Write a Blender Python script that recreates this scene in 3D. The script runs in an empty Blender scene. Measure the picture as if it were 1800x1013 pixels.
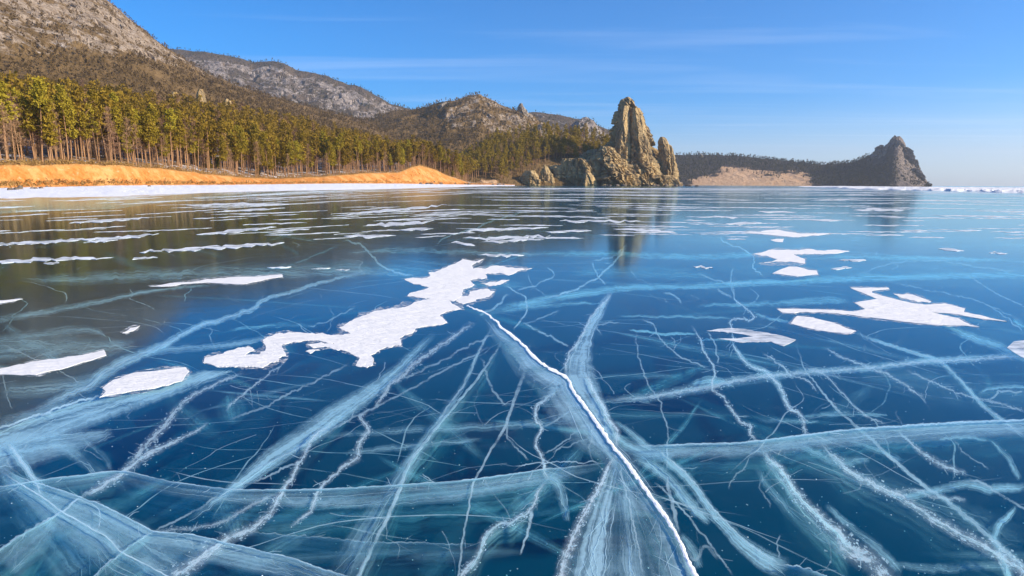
import bpy, math, random
import numpy as np
from mathutils import Vector, Matrix
from mathutils.geometry import tessellate_polygon

random.seed(7)
RNG = np.random.default_rng(11)
S = bpy.context.scene
COL = S.collection

# ---------------------------------------------------------------- camera
F, CX0, CY0 = 1150.0, 900.0, 506.5          # focal length in photo pixels, picture centre
PITCH = math.atan(183.5 / F)
ROLL = 0.0055
EYE = 1.6
CP, SP = math.cos(PITCH), math.sin(PITCH)
r0, fw, up0 = Vector((1, 0, 0)), Vector((0, CP, -SP)), Vector((0, SP, CP))
cr = math.cos(ROLL) * r0 + math.sin(ROLL) * up0
cu = -math.sin(ROLL) * r0 + math.cos(ROLL) * up0
cam_d = bpy.data.cameras.new('camera')
cam = bpy.data.objects.new('camera', cam_d)
COL.objects.link(cam)
m = Matrix((cr, cu, -fw)).transposed().to_4x4()
m.translation = Vector((0, 0, EYE))
cam.matrix_world = m
cam_d.sensor_width = 36.0
cam_d.lens = 36.0 * F / 1800.0
cam_d.clip_start = 0.05
cam_d.clip_end = 40000
S.camera = cam

# ---------------------------------------------------------------- sky, sun, exposure
SUN_AZ, SUN_EL = math.radians(106), math.radians(25)
W = bpy.data.worlds.new('World')
S.world = W
W.use_nodes = True
nt = W.node_tree
nt.nodes.clear()
sky = nt.nodes.new('ShaderNodeTexSky')
sky.sky_type = 'NISHITA'
sky.sun_disc = False
sky.sun_elevation = SUN_EL
sky.sun_rotation = SUN_AZ
sky.altitude = 450
sky.air_density = 0.75
sky.dust_density = 1.3
sky.ozone_density = 4.0
hs = nt.nodes.new('ShaderNodeHueSaturation')
hs.inputs['Saturation'].default_value = 1.6
hs.inputs['Hue'].default_value = 0.503
nt.links.new(sky.outputs[0], hs.inputs['Color'])
# thin cirrus, spread over the whole sky dome
tc = nt.nodes.new('ShaderNodeTexCoord')
sep = nt.nodes.new('ShaderNodeSeparateXYZ')
nt.links.new(tc.outputs['Generated'], sep.inputs[0])
zc = nt.nodes.new('ShaderNodeMath'); zc.operation = 'MAXIMUM'; zc.inputs[1].default_value = 0.03
nt.links.new(sep.outputs['Z'], zc.inputs[0])
div = nt.nodes.new('ShaderNodeVectorMath'); div.operation = 'DIVIDE'
cmb = nt.nodes.new('ShaderNodeCombineXYZ')
for i in range(3): nt.links.new(zc.outputs[0], cmb.inputs[i])
nt.links.new(tc.outputs['Generated'], div.inputs[0]); nt.links.new(cmb.outputs[0], div.inputs[1])
mp = nt.nodes.new('ShaderNodeMapping')
mp.inputs['Rotation'].default_value = (0, 0, math.radians(-24))
mp.inputs['Scale'].default_value = (0.16, 0.9, 1)
mp.inputs['Location'].default_value = (3.1, 1.7, 0)
nt.links.new(div.outputs[0], mp.inputs[0])
nz = nt.nodes.new('ShaderNodeTexNoise')
nz.inputs['Scale'].default_value = 1.1; nz.inputs['Detail'].default_value = 7; nz.inputs['Roughness'].default_value = 0.55
nz.inputs['Distortion'].default_value = 0.6
nt.links.new(mp.outputs[0], nz.inputs['Vector'])
rp = nt.nodes.new('ShaderNodeValToRGB')
rp.color_ramp.elements[0].position = 0.50; rp.color_ramp.elements[0].color = (0, 0, 0, 1)
rp.color_ramp.elements[1].position = 0.85; rp.color_ramp.elements[1].color = (0.2, 0.2, 0.2, 1)
nt.links.new(nz.outputs['Fac'], rp.inputs[0])
mx = nt.nodes.new('ShaderNodeMix'); mx.data_type = 'RGBA'
mx.inputs['B'].default_value = (6.0, 6.2, 6.9, 1)
nt.links.new(rp.outputs[0], mx.inputs['Factor'])
nt.links.new(hs.outputs[0], mx.inputs['A'])
bg = nt.nodes.new('ShaderNodeBackground')
bg.inputs['Strength'].default_value = 0.135
nt.links.new(mx.outputs['Result'], bg.inputs['Color'])
wo = nt.nodes.new('ShaderNodeOutputWorld')
nt.links.new(bg.outputs[0], wo.inputs['Surface'])

sd = bpy.data.lights.new('sun', 'SUN')
sd.energy = 4.8
sd.angle = math.radians(0.5)
sd.color = (1.0, 0.87, 0.68)
so = bpy.data.objects.new('sun', sd)
COL.objects.link(so)
SUNV = Vector((math.sin(SUN_AZ) * math.cos(SUN_EL), math.cos(SUN_AZ) * math.cos(SUN_EL), math.sin(SUN_EL)))
so.rotation_euler = SUNV.to_track_quat('Z', 'Y').to_euler()
so.location = SUNV * 200

S.view_settings.view_transform = 'Standard'
S.view_settings.look = 'None'
S.view_settings.gamma = 1
S.view_settings.exposure = 0.7
S.render.engine = 'CYCLES'
cy = S.cycles
cy.use_denoising = True
cy.max_bounces = 6
cy.diffuse_bounces = 2
cy.glossy_bounces = 3
cy.transmission_bounces = 4
cy.transparent_max_bounces = 40
cy.volume_bounces = 0
cy.caustics_reflective = False
cy.caustics_refractive = False
cy.sample_clamp_indirect = 6

# ---------------------------------------------------------------- helpers
def ray(px, py):
    px, py = float(px), float(py)
    d = ((px - CX0) / F) * cr + ((CY0 - py) / F) * cu + fw
    return d
def at(px, py, Y):
    Y = float(Y)
    d = ray(px, py)
    return Vector((0, 0, EYE)) + d * (Y / d.y)
def on_ice(px, py, z=0.0):
    z = float(z)
    d = ray(px, py)
    return Vector((0, 0, EYE)) + d * ((z - EYE) / min(d.z, -1e-5))
def hor(px):                                  # horizon row at column px
    return 323.0 + (px - 900) * ROLL
def az(c):                                    # X per metre of Y at horizon column c
    d = ray(c, hor(c)); return d.x / d.y
def zat(c, py, Y):
    return at(c, py, Y).z

def h3(ix, iy, iz, seed=0):
    x = (ix.astype(np.int64) * 374761393 + iy.astype(np.int64) * 668265263 + iz.astype(np.int64) * 1274126177 + seed * 974711) & 0xFFFFFFFF
    x = ((x ^ (x >> 13)) * 1274126177) & 0xFFFFFFFF
    x = ((x ^ (x >> 15)) * 2246822519) & 0xFFFFFFFF
    x = x ^ (x >> 16)
    return (x & 0xFFFFFF).astype(np.float64) / 0xFFFFFF
def vnoise(p, seed=0):
    i = np.floor(p).astype(np.int64); f = p - i
    u = f * f * f * (f * (f * 6 - 15) + 10)
    r = 0
    for dx in (0, 1):
        for dy in (0, 1):
            for dz in (0, 1):
                w = (u[:, 0] if dx else 1 - u[:, 0]) * (u[:, 1] if dy else 1 - u[:, 1]) * (u[:, 2] if dz else 1 - u[:, 2])
                r = r + w * h3(i[:, 0] + dx, i[:, 1] + dy, i[:, 2] + dz, seed)
    return r * 2 - 1
def fbm(p, o=4, seed=0, g=0.5):
    a, s, t = 1.0, 0, 0
    for k in range(o):
        s = s + a * vnoise(p * (2.03 ** k) + 17.3 * k, seed + k); t += a; a *= g
    return s / t
def ridged(p, o=4, seed=0, g=0.55):
    a, s, t = 1.0, 0, 0
    for k in range(o):
        s = s + a * (1 - np.abs(vnoise(p * (2.07 ** k) + 9.1 * k, seed + k))); t += a; a *= g
    return s / t
def voro(p, seed=0):
    i = np.floor(p).astype(np.int64)
    d1 = np.full(len(p), 9.0); d2 = np.full(len(p), 9.0); cid = np.zeros(len(p)); rel = np.zeros((len(p), 3))
    for dx in (-1, 0, 1):
        for dy in (-1, 0, 1):
            for dz in (-1, 0, 1):
                a, b, c = i[:, 0] + dx, i[:, 1] + dy, i[:, 2] + dz
                q = np.stack([a + h3(a, b, c, seed), b + h3(a, b, c, seed + 1), c + h3(a, b, c, seed + 2)], 1)
                d = ((q - p) ** 2).sum(1)
                n = d < d1
                d2 = np.where(n, d1, np.minimum(d2, d)); cid = np.where(n, h3(a, b, c, seed + 3), cid); rel = np.where(n[:, None], p - q, rel); d1 = np.where(n, d, d1)
    return np.sqrt(d1), np.sqrt(d2), cid, rel
def facet(v):
    # tilted plane inside each cell: angular joints between blocks
    g = np.stack([np.modf(v[2] * 97.31)[0], np.modf(v[2] * 57.77)[0], np.modf(v[2] * 31.13)[0]], 1) - 0.5
    return (v[2] - 0.5) + (v[3] * g).sum(1) * 2.2

def mesh(name, V, Fc, mats=(), attrs=None, midx=None, smooth=False):
    """V (n,3); Fc (m,k) int array with k = 3 or 4."""
    me = bpy.data.meshes.new(name)
    V = np.asarray(V, np.float32); Fc = np.asarray(Fc, np.int32)
    k = Fc.shape[1]
    me.vertices.add(len(V)); me.vertices.foreach_set('co', V.ravel())
    me.loops.add(Fc.size); me.loops.foreach_set('vertex_index', Fc.ravel())
    me.polygons.add(len(Fc))
    me.polygons.foreach_set('loop_start', np.arange(0, Fc.size, k, dtype=np.int32))
    for mt in mats: me.materials.append(mt)
    if midx is not None: me.polygons.foreach_set('material_index', np.asarray(midx, np.int32))
    me.polygons.foreach_set('use_smooth', np.full(len(Fc), smooth))
    for an, av in (attrs or {}).items():
        a = me.attributes.new(an, 'FLOAT', 'POINT')
        a.data.foreach_set('value', np.asarray(av, np.float32).ravel())
    me.update(calc_edges=True)
    me.validate(verbose=False)
    return me
def link(name, data, parent=None, **props):
    o = bpy.data.objects.new(name, data)
    COL.objects.link(o)
    if parent is not None: o.parent = parent
    for k, v in props.items(): o[k] = v
    return o
def grid_faces(nu, nv, wrap=False):
    """vertex index = row * nu + col"""
    c = np.arange(nu if wrap else nu - 1); r = np.arange(nv - 1)
    C, R = np.meshgrid(c, r)
    C, R = C.ravel(), R.ravel(); C1 = (C + 1) % nu
    return np.stack([R * nu + C, R * nu + C1, (R + 1) * nu + C1, (R + 1) * nu + C], 1)
def itp(x, pts):
    a = np.array(pts, float); return np.interp(x, a[:, 0], a[:, 1])

# ---------------------------------------------------------------- materials
class NT:
    def __init__(s, name):
        s.m = bpy.data.materials.new(name); s.m.use_nodes = True
        s.t = s.m.node_tree; s.t.nodes.clear()
        s.out = s.n('OutputMaterial')
    def n(s, kind, **kw):
        nd = s.t.nodes.new('ShaderNode' + kind)
        for k, v in kw.items():
            if hasattr(nd, k): setattr(nd, k, v)
            else: s.set(nd.inputs[k.replace('_', ' ')], v)
        return nd
    def set(s, inp, v):
        if hasattr(v, 'links') or hasattr(v, 'is_output'): s.t.links.new(v, inp)
        else: inp.default_value = v
    def math(s, op, a, b=None, c=None, clamp=False):
        nd = s.t.nodes.new('ShaderNodeMath'); nd.operation = op; nd.use_clamp = clamp
        for i, v in enumerate((a, b, c)):
            if v is not None: s.set(nd.inputs[i], v)
        return nd.outputs[0]
    def mix(s, f, a, b):
        nd = s.t.nodes.new('ShaderNodeMix'); nd.data_type = 'RGBA'
        s.set(nd.inputs['Factor'], f); s.set(nd.inputs['A'], a); s.set(nd.inputs['B'], b)
        return nd.outputs['Result']
    def msh(s, f, a, b):
        nd = s.t.nodes.new('ShaderNodeMixShader')
        s.set(nd.inputs[0], f); s.set(nd.inputs[1], a); s.set(nd.inputs[2], b)
        return nd.outputs[0]
    def noise(s, vec, scale, detail=4, rough=0.5, dist=0.0):
        nd = s.t.nodes.new('ShaderNodeTexNoise')
        if vec is not None: s.set(nd.inputs['Vector'], vec)
        nd.inputs['Scale'].default_value = scale; nd.inputs['Detail'].default_value = detail
        nd.inputs['Roughness'].default_value = rough; nd.inputs['Distortion'].default_value = dist
        return nd.outputs['Fac']
    def ramp(s, f, a, b, ca=0.0, cb=1.0):
        nd = s.t.nodes.new('ShaderNodeMapRange'); nd.interpolation_type = 'SMOOTHSTEP'
        s.set(nd.inputs[0], f)
        for i, v in enumerate((a, b, ca, cb)): s.set(nd.inputs[i + 1], v)
        return nd.outputs[0]
    def attr(s, name):
        nd = s.t.nodes.new('ShaderNodeAttribute'); nd.attribute_name = name; return nd.outputs['Fac']
    def pos(s, scale=None, rot=None):
        g = s.t.nodes.new('ShaderNodeNewGeometry')
        if scale is None: return g.outputs['Position']
        mpn = s.t.nodes.new('ShaderNodeMapping')
        mpn.inputs['Scale'].default_value = scale
        if rot: mpn.inputs['Rotation'].default_value = rot
        s.t.links.new(g.outputs['Position'], mpn.inputs[0])
        return mpn.outputs[0]
    def diffuse(s, col, rough=0.9, bump=None, bstr=0.3, bdist=1.0, spec=0.1):
        p = s.t.nodes.new('ShaderNodeBsdfPrincipled')
        s.set(p.inputs['Base Color'], col); p.inputs['Roughness'].default_value = rough
        p.inputs['Specular IOR Level'].default_value = spec
        if bump is not None:
            b = s.t.nodes.new('ShaderNodeBump'); b.inputs['Strength'].default_value = bstr; b.inputs['Distance'].default_value = bdist
            s.t.links.new(bump, b.inputs['Height']); s.t.links.new(b.outputs[0], p.inputs['Normal'])
        return p.outputs[0]
    def done(s, sh, vol=None):
        if sh is not None: s.t.links.new(sh, s.out.inputs['Surface'])
        if vol is not None: s.t.links.new(vol, s.out.inputs['Volume'])
        return s.m
def rgb(r, g, b): return (r, g, b, 1.0)

# ice surface: clear glossy sheet with a thin, wind-streaked frost film
k = NT('ice')
p_st = k.pos((0.10, 0.55, 1), (0, 0, math.radians(7)))
n1 = k.noise(p_st, 0.9, 6, 0.6, 0.4)
p_s2 = k.pos((0.6, 3.0, 1), (0, 0, math.radians(5)))
n2 = k.noise(p_s2, 1.3, 5, 0.65)
frost = k.math('MULTIPLY', k.ramp(n1, 0.5, 0.75), k.ramp(n2, 0.35, 0.7))
frost = k.math('MULTIPLY', frost, 0.03)
n3 = k.noise(k.pos((0.5, 1.6, 1), (0, 0, math.radians(4))), 1.1, 8, 0.68, 0.3)
frost = k.math('ADD', frost, k.math('MULTIPLY', k.ramp(n3, 0.58, 0.82), 0.035))
bump = k.n('Bump'); bump.inputs['Strength'].default_value = 0.10; bump.inputs['Distance'].default_value = 0.01
bn = k.noise(k.pos((1, 1, 1)), 2.2, 3, 0.5)
k.t.links.new(bn, bump.inputs['Height'])
geo = k.n('NewGeometry')
dt = k.n('VectorMath', operation='DOT_PRODUCT')
k.t.links.new(geo.outputs['Incoming'], dt.inputs[0]); k.t.links.new(bump.outputs[0], dt.inputs[1])
cosi = k.math('ABSOLUTE', dt.outputs['Value'])
sch = k.math('POWER', k.math('SUBTRACT', 1.0, cosi, clamp=True), 5.0)
fres = k.math('MULTIPLY_ADD', sch, 0.97, 0.02, clamp=True)
gl = k.n('BsdfGlossy'); gl.inputs['Color'].default_value = rgb(0.71, 0.95, 1.0); gl.inputs['Roughness'].default_value = 0.06
k.set(gl.inputs['Roughness'], k.math('MULTIPLY_ADD', n2, 0.09, 0.055))
k.t.links.new(bump.outputs[0], gl.inputs['Normal'])
tr = k.n('BsdfTransparent')
body = k.msh(fres, tr.outputs[0], gl.outputs[0])
df = k.n('BsdfDiffuse'); df.inputs['Color'].default_value = rgb(0.55, 0.76, 0.86)
sh = k.msh(frost, body, df.outputs[0])
va = k.n('VolumeAbsorption'); va.inputs['Color'].default_value = rgb(0.0, 0.92, 0.95); va.inputs['Density'].default_value = 0.85
M_ICE = k.done(sh, va.outputs[0])

k = NT('lake_water')
wn = k.noise(k.pos((0.25, 0.25, 1)), 0.6, 3)
M_WATER = k.done(k.diffuse(k.mix(wn, rgb(0.0, 0.050, 0.088), rgb(0.0, 0.070, 0.120)), 1.0, spec=0))

def crack_mat(name, mode):
    k = NT(name)
    e, st, u = k.attr('edge'), k.attr('str'), k.attr('run')
    sd_ = k.attr('seed')
    cv = k.n('CombineXYZ')
    k.set(cv.inputs[2], sd_)
    ae = k.math('ABSOLUTE', e)
    P = k.pos()
    if mode == 'wall':                        # fracture plane hanging into the ice
        k.set(cv.inputs[0], k.math('MULTIPLY', u, 0.55)); k.set(cv.inputs[1], k.math('MULTIPLY', e, 7.0))
        s1 = k.noise(cv.outputs[0], 1.3, 7, 0.6, 0.15)
        big = k.noise(P, 1.1, 3)
        fall = k.math('POWER', k.math('SUBTRACT', 1.0, ae, clamp=True), 1.0)
        top = k.ramp(ae, 0.0, 0.05, 0.35, 0.0)
        al = k.math('MULTIPLY', k.ramp(s1, 0.25, 0.80), k.ramp(big, 0.25, 0.7, 0.2, 1.0))
        al = k.math('MULTIPLY', al, k.ramp(ae, 1.0, 0.2))
        al = k.math('ADD', k.math('MULTIPLY', al, 1.0), top)
        al = k.math('MULTIPLY', al, st, clamp=True)
    elif mode == 'veil':                      # milky soft band with streaks along it
        k.set(cv.inputs[0], k.math('MULTIPLY', u, 0.45)); k.set(cv.inputs[1], k.math('MULTIPLY', e, 3.2))
        s1 = k.noise(cv.outputs[0], 1.5, 8, 0.58, 0.15)
        s2 = k.noise(P, 2.2, 6, 0.6, 0.3); s3 = k.noise(P, 26.0, 5, 0.65)
        base = k.math('POWER', k.math('SUBTRACT', 1.0, ae, clamp=True), 0.9)
        sv = k.math('MULTIPLY_ADD', k.ramp(s1, 0.26, 0.76), 1.5, 0.5)
        al = k.math('MULTIPLY', k.math('MULTIPLY', base, sv), k.ramp(s2, 0.28, 0.62, 0.35, 1.2))
        al = k.math('MULTIPLY', al, k.ramp(s3, 0.25, 0.7, 0.75, 1.15))
        al = k.math('MULTIPLY', al, st, clamp=True)
    elif mode == 'crumb':                     # crushed, crumbly seam
        s1 = k.noise(P, 22.0, 7, 0.7, 0.4)
        k.set(cv.inputs[0], k.math('MULTIPLY', u, 2.6)); k.set(cv.inputs[1], k.math('MULTIPLY', e, 1.6))
        s2 = k.noise(cv.outputs[0], 2.6, 7, 0.68, 0.5)
        w = k.math('ADD', k.math('MULTIPLY', s1, 0.55), k.math('MULTIPLY', s2, 0.75))
        core = k.ramp(k.math('SUBTRACT', w, k.math('MULTIPLY_ADD', ae, 0.40, 0.47)), 0.0, 0.17)
        soft = k.math('MULTIPLY', k.ramp(ae, 1.0, 0.0), 0.75)
        al = k.math('MULTIPLY', k.math('MAXIMUM', core, k.math('MULTIPLY', soft, s1)), st, clamp=True)
    else:                                     # thin line
        s1 = k.noise(P, 6.0, 5, 0.6)
        core = k.ramp(ae, 1.0, 0.35)
        al = k.math('MULTIPLY', k.math('MULTIPLY', core, k.ramp(s1, 0.25, 0.62, 0.35, 1.1)), st, clamp=True)
    d_ = k.n('BsdfDiffuse'); t_ = k.n('BsdfTranslucent'); x_ = k.n('BsdfTransparent')
    ccol = rgb(0.42, 0.80, 0.92) if mode == 'wall' else rgb(0.72, 0.93, 1.0) if mode == 'line' else rgb(0.80, 0.95, 1.0) if mode == 'crumb' else rgb(0.60, 0.86, 0.97)
    d_.inputs['Color'].default_value = ccol; t_.inputs['Color'].default_value = ccol
    return k.done(k.msh(al, x_.outputs[0], k.msh(0.45, d_.outputs[0], t_.outputs[0])))
M_CR = {m_: crack_mat('fracture_' + m_, m_) for m_ in ('wall', 'veil', 'crumb', 'line')}

k = NT('snow')
sn = k.noise(k.pos((1, 2.2, 1)), 4, 8, 0.65)
M_SNOW = k.done(k.diffuse(k.mix(k.noise(k.pos(), 2.5, 4), rgb(0.74, 0.735, 0.72), rgb(0.82, 0.81, 0.79)), 0.85, sn, 0.6, 0.05, 0.2))
k = NT('crack_ridge_ice')
M_RIDGE = k.done(k.diffuse(rgb(0.93, 0.95, 0.96), 0.5, k.noise(k.pos(), 30, 4), 0.4, 0.01, 0.4))
k = NT('thin_frost')
al = k.math('MULTIPLY', k.ramp(k.noise(k.pos((0.5, 1.2, 1)), 3.0, 8, 0.68), 0.28, 0.62), 0.86)
fd = k.n('BsdfDiffuse'); fd.inputs['Color'].default_value = rgb(0.8, 0.84, 0.88); ft = k.n('BsdfTransparent')
M_FROST = k.done(k.msh(al, ft.outputs[0], fd.outputs[0]))

k = NT('snow_dust')
al = k.math('MULTIPLY', k.ramp(k.noise(k.pos((1, 2.0, 1)), 9.0, 8, 0.7), 0.44, 0.68), 0.8)
fd = k.n('BsdfDiffuse'); fd.inputs['Color'].default_value = rgb(0.80, 0.82, 0.84); ft = k.n('BsdfTransparent')
M_FRINGE = k.done(k.msh(al, ft.outputs[0], fd.outputs[0]))
# shore: attribute zone 0 beach snow, 1 sand bank, 2 forest floor
k = NT('shore_ground')
z = k.attr('zone')
nb = k.noise(k.pos(), 0.18, 6, 0.6); nf = k.noise(k.pos(), 1.1, 6, 0.65)
sand = k.mix(k.ramp(nf, 0.35, 0.7), rgb(0.56, 0.235, 0.065), rgb(0.42, 0.15, 0.03))
sand = k.mix(k.ramp(nb, 0.45, 0.62), sand, rgb(0.62, 0.31, 0.11))
floor = k.mix(k.ramp(nf, 0.35, 0.65), rgb(0.22, 0.13, 0.075), rgb(0.34, 0.22, 0.13))
floor = k.mix(k.ramp(nb, 0.50, 0.60, 0, 0.85), floor, rgb(0.74, 0.73, 0.76))
gr = k.mix(k.ramp(nf, 0.4, 0.6), rgb(0.30, 0.14, 0.04), rgb(0.44, 0.25, 0.09))
snw = k.mix(k.ramp(nf, 0.62, 0.70, 0, 0.7), rgb(0.86, 0.86, 0.88), rgb(0.45, 0.38, 0.30))
zw = k.math('ADD', z, k.math('MULTIPLY', k.math('SUBTRACT', nf, 0.5), 0.35))
c = k.mix(k.ramp(zw, 0.42, 0.5), snw, gr)
sand = k.mix(k.ramp(k.noise(k.pos((1, 1, 0.4)), 0.7, 7, 0.7, 0.5), 0.54, 0.66, 0, 0.7), sand, rgb(0.33, 0.145, 0.04))
sand = k.mix(k.ramp(k.noise(k.pos((1, 1, 3)), 0.4, 6, 0.6), 0.58, 0.70, 0, 0.6), sand, rgb(0.62, 0.42, 0.24))
c = k.mix(k.ramp(zw, 0.55, 0.75), c, sand)
c = k.mix(k.ramp(zw, 1.25, 1.4), c, gr)
c = k.mix(k.ramp(zw, 1.55, 1.8), c, floor)
M_SHORE = k.done(k.diffuse(c, 0.95, nf, 0.9, 0.6, 0.05))

def slope_mat(name, rock_a, rock_b, scrub_a, scrub_b, snow=0.2, sc=1.0):
    k = NT(name)
    rk, sdn = k.attr('rock'), k.attr('sand')
    n_a = k.noise(k.pos(), 0.035 * sc, 8, 0.68); n_b = k.noise(k.pos(), 0.16 * sc, 6, 0.7); n_c = k.noise(k.pos((1, 1, 0.35)), 0.10 * sc, 6, 0.7)
    rock = k.mix(k.ramp(n_b, 0.35, 0.65), rock_a, rock_b)
    rock = k.mix(k.ramp(n_c, 0.60, 0.72, 0, snow), rock, rgb(0.72, 0.70, 0.70))
    scrub = k.mix(k.ramp(n_a, 0.40, 0.62), scrub_a, scrub_b)
    scrub = k.mix(k.ramp(n_b, 0.62, 0.75, 0, snow), scrub, rgb(0.62, 0.58, 0.56))
    c = k.mix(k.ramp(k.math('ADD', rk, k.math('MULTIPLY', k.math('SUBTRACT', n_c, 0.5), 1.3)), 0.42, 0.58), scrub, rock)
    snd = k.mix(k.ramp(n_b, 0.4, 0.6), rgb(0.52, 0.31, 0.17), rgb(0.60, 0.40, 0.24))
    c = k.mix(k.ramp(k.math('ADD', sdn, k.math('MULTIPLY', k.math('SUBTRACT', n_a, 0.5), 0.8)), 0.42, 0.56), c, snd)
    hb = k.math('ADD', n_c, k.math('MULTIPLY', n_b, 0.5))
    return k.done(k.diffuse(c, 0.95, hb, 0.9, 7.0 / sc, 0.05))
M_MTN = slope_mat('mountain_slope', rgb(0.20, 0.145, 0.095), rgb(0.41, 0.33, 0.255), rgb(0.14, 0.09, 0.038), rgb(0.20, 0.13, 0.058), 0.4)
M_RIDGE2 = slope_mat('far_ridge', rgb(0.14, 0.115, 0.10), rgb(0.36, 0.31, 0.28), rgb(0.085, 0.065, 0.045), rgb(0.13, 0.095, 0.065), 0.5, 0.7)
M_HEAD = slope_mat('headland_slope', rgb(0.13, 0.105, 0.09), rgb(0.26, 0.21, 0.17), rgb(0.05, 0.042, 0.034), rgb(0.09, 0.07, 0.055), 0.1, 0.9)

k = NT('cliff_rock')
n_a = k.noise(k.pos((1, 1, 0.45)), 0.10, 7, 0.65, 0.4); n_b = k.noise(k.pos(), 0.55, 6, 0.7); n_c = k.noise(k.pos((1, 1, 0.3)), 0.30, 6, 0.65, 0.8)
c = k.mix(k.ramp(n_a, 0.36, 0.64), rgb(0.29, 0.215, 0.12), rgb(0.56, 0.405, 0.195))
c = k.mix(k.ramp(n_b, 0.52, 0.68, 0, 0.75), c, rgb(0.56, 0.33, 0.12))
c = k.mix(k.ramp(n_c, 0.55, 0.66, 0, 0.75), c, rgb(0.12, 0.098, 0.068))
c = k.mix(k.ramp(k.noise(k.pos(), 0.9, 5, 0.7), 0.60, 0.7, 0, 0.6), c, rgb(0.60, 0.52, 0.38))
hb = k.math('ADD', k.math('MULTIPLY', n_c, 1.0), k.math('MULTIPLY', n_b, 0.6))
M_ROCK = k.done(k.diffuse(c, 0.9, hb, 0.9, 2.2, 0.1))
k = NT('grey_crag')
n_b = k.noise(k.pos((1, 1, 0.5)), 0.16, 6, 0.7)
M_CRAG = k.done(k.diffuse(k.mix(k.ramp(n_b, 0.35, 0.65), rgb(0.20, 0.165, 0.13), rgb(0.46, 0.39, 0.31)), 0.9, n_b, 0.9, 4.0, 0.1))

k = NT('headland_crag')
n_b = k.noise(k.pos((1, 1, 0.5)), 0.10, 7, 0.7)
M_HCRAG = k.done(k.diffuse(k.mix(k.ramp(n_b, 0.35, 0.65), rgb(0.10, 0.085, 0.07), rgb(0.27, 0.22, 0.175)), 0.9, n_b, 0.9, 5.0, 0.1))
def leaf_mat(name, a, b, tr=0.25):
    k = NT(name)
    t_ = k.attr('tint')
    oi = k.n('ObjectInfo')
    c = k.mix(t_, a, b)
    hsn = k.n('HueSaturation'); k.set(hsn.inputs['Color'], c)
    k.set(hsn.inputs['Value'], k.math('MULTIPLY_ADD', oi.outputs['Random'], 0.5, 0.75))
    k.set(hsn.inputs['Hue'], k.math('MULTIPLY_ADD', oi.outputs['Random'], 0.03, 0.485))
    d_ = k.n('BsdfDiffuse'); k.t.links.new(hsn.outputs[0], d_.inputs[0])
    t2 = k.n('BsdfTranslucent'); k.t.links.new(hsn.outputs[0], t2.inputs[0])
    return k.done(k.msh(tr, d_.outputs[0], t2.outputs[0]))
M_PINE = leaf_mat('pine_needles', rgb(0.17, 0.125, 0.012), rgb(0.39, 0.28, 0.035))
M_TWIG = leaf_mat('bare_twigs', rgb(0.22, 0.13, 0.08), rgb(0.36, 0.22, 0.13), 0.1)
M_FAR = leaf_mat('far_foliage', rgb(0.125, 0.088, 0.034), rgb(0.21, 0.15, 0.062), 0.35)
M_FARD = leaf_mat('far_dark_foliage', rgb(0.03, 0.033, 0.018), rgb(0.07, 0.06, 0.03), 0.15)
M_GRASS = leaf_mat('dry_grass', rgb(0.24, 0.13, 0.045), rgb(0.42, 0.26, 0.10), 0.3)
k = NT('pine_bark')
M_BARK = k.done(k.diffuse(k.mix(k.noise(k.pos((1, 1, 0.2)), 1.5, 4), rgb(0.25, 0.13, 0.065), rgb(0.42, 0.25, 0.13)), 0.9))
k = NT('dark_boulder')
M_BOULD = k.done(k.diffuse(k.mix(k.noise(k.pos(), 1.2, 5), rgb(0.06, 0.05, 0.045), rgb(0.24, 0.19, 0.14)), 0.9))

# ---------------------------------------------------------------- lake: ice slab, water below
def box_mesh(name, x0, x1, y0, y1, z0, z1, mat):
    V = [(x0, y0, z0), (x1, y0, z0), (x1, y1, z0), (x0, y1, z0), (x0, y0, z1), (x1, y0, z1), (x1, y1, z1), (x0, y1, z1)]
    Fq = [(0, 3, 2, 1), (4, 5, 6, 7), (0, 1, 5, 4), (1, 2, 6, 5), (2, 3, 7, 6), (3, 0, 4, 7)]
    return mesh(name, V, Fq, [mat])
ICE = link('lake_ice', box_mesh('lake_ice', -9000, 9000, -60, 11000, -1.6, 0.0, M_ICE), kind='structure',
           label='clear deep blue lake ice criss-crossed by white fractures', category='ice')
link('lake_water', mesh('lake_water', [(-8900, -55, -1.4), (8900, -55, -1.4), (8900, 10900, -1.4), (-8900, 10900, -1.4)], [(0, 1, 2, 3)], [M_WATER]),
     kind='structure', label='dark blue lake water under the ice', category='water')

# ---- fractures: traced on the ice, projected onto their plane in the slab
def smooth_path(pts, n):
    P = np.array(pts, float)
    d = np.r_[0, np.cumsum(np.hypot(*(np.diff(P[:, :2], axis=0).T)))]
    t = np.linspace(0, d[-1], n)
    out = np.zeros((n, P.shape[1]))
    Pe = np.vstack([2 * P[0] - P[1], P, 2 * P[-1] - P[-2]])
    i = np.clip(np.searchsorted(d, t, 'right') - 1, 0, len(P) - 2)
    f = ((t - d[i]) / np.maximum(d[i + 1] - d[i], 1e-6))[:, None]
    a, b, c_, e = Pe[i], Pe[i + 1], Pe[i + 2], Pe[i + 3]
    out = 0.5 * ((2 * b) + (-a + c_) * f + (2 * a - 5 * b + 4 * c_ - e) * f * f + (-a + 3 * b - 3 * c_ + e) * f ** 3)
    return out, d[-1]
NCR = [0]
def jitter(n, seed, freq):
    q = np.stack([np.arange(n) * freq, np.full(n, seed * 3.7), np.zeros(n)], 1)
    return fbm(q, 6, seed, 0.72)
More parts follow.
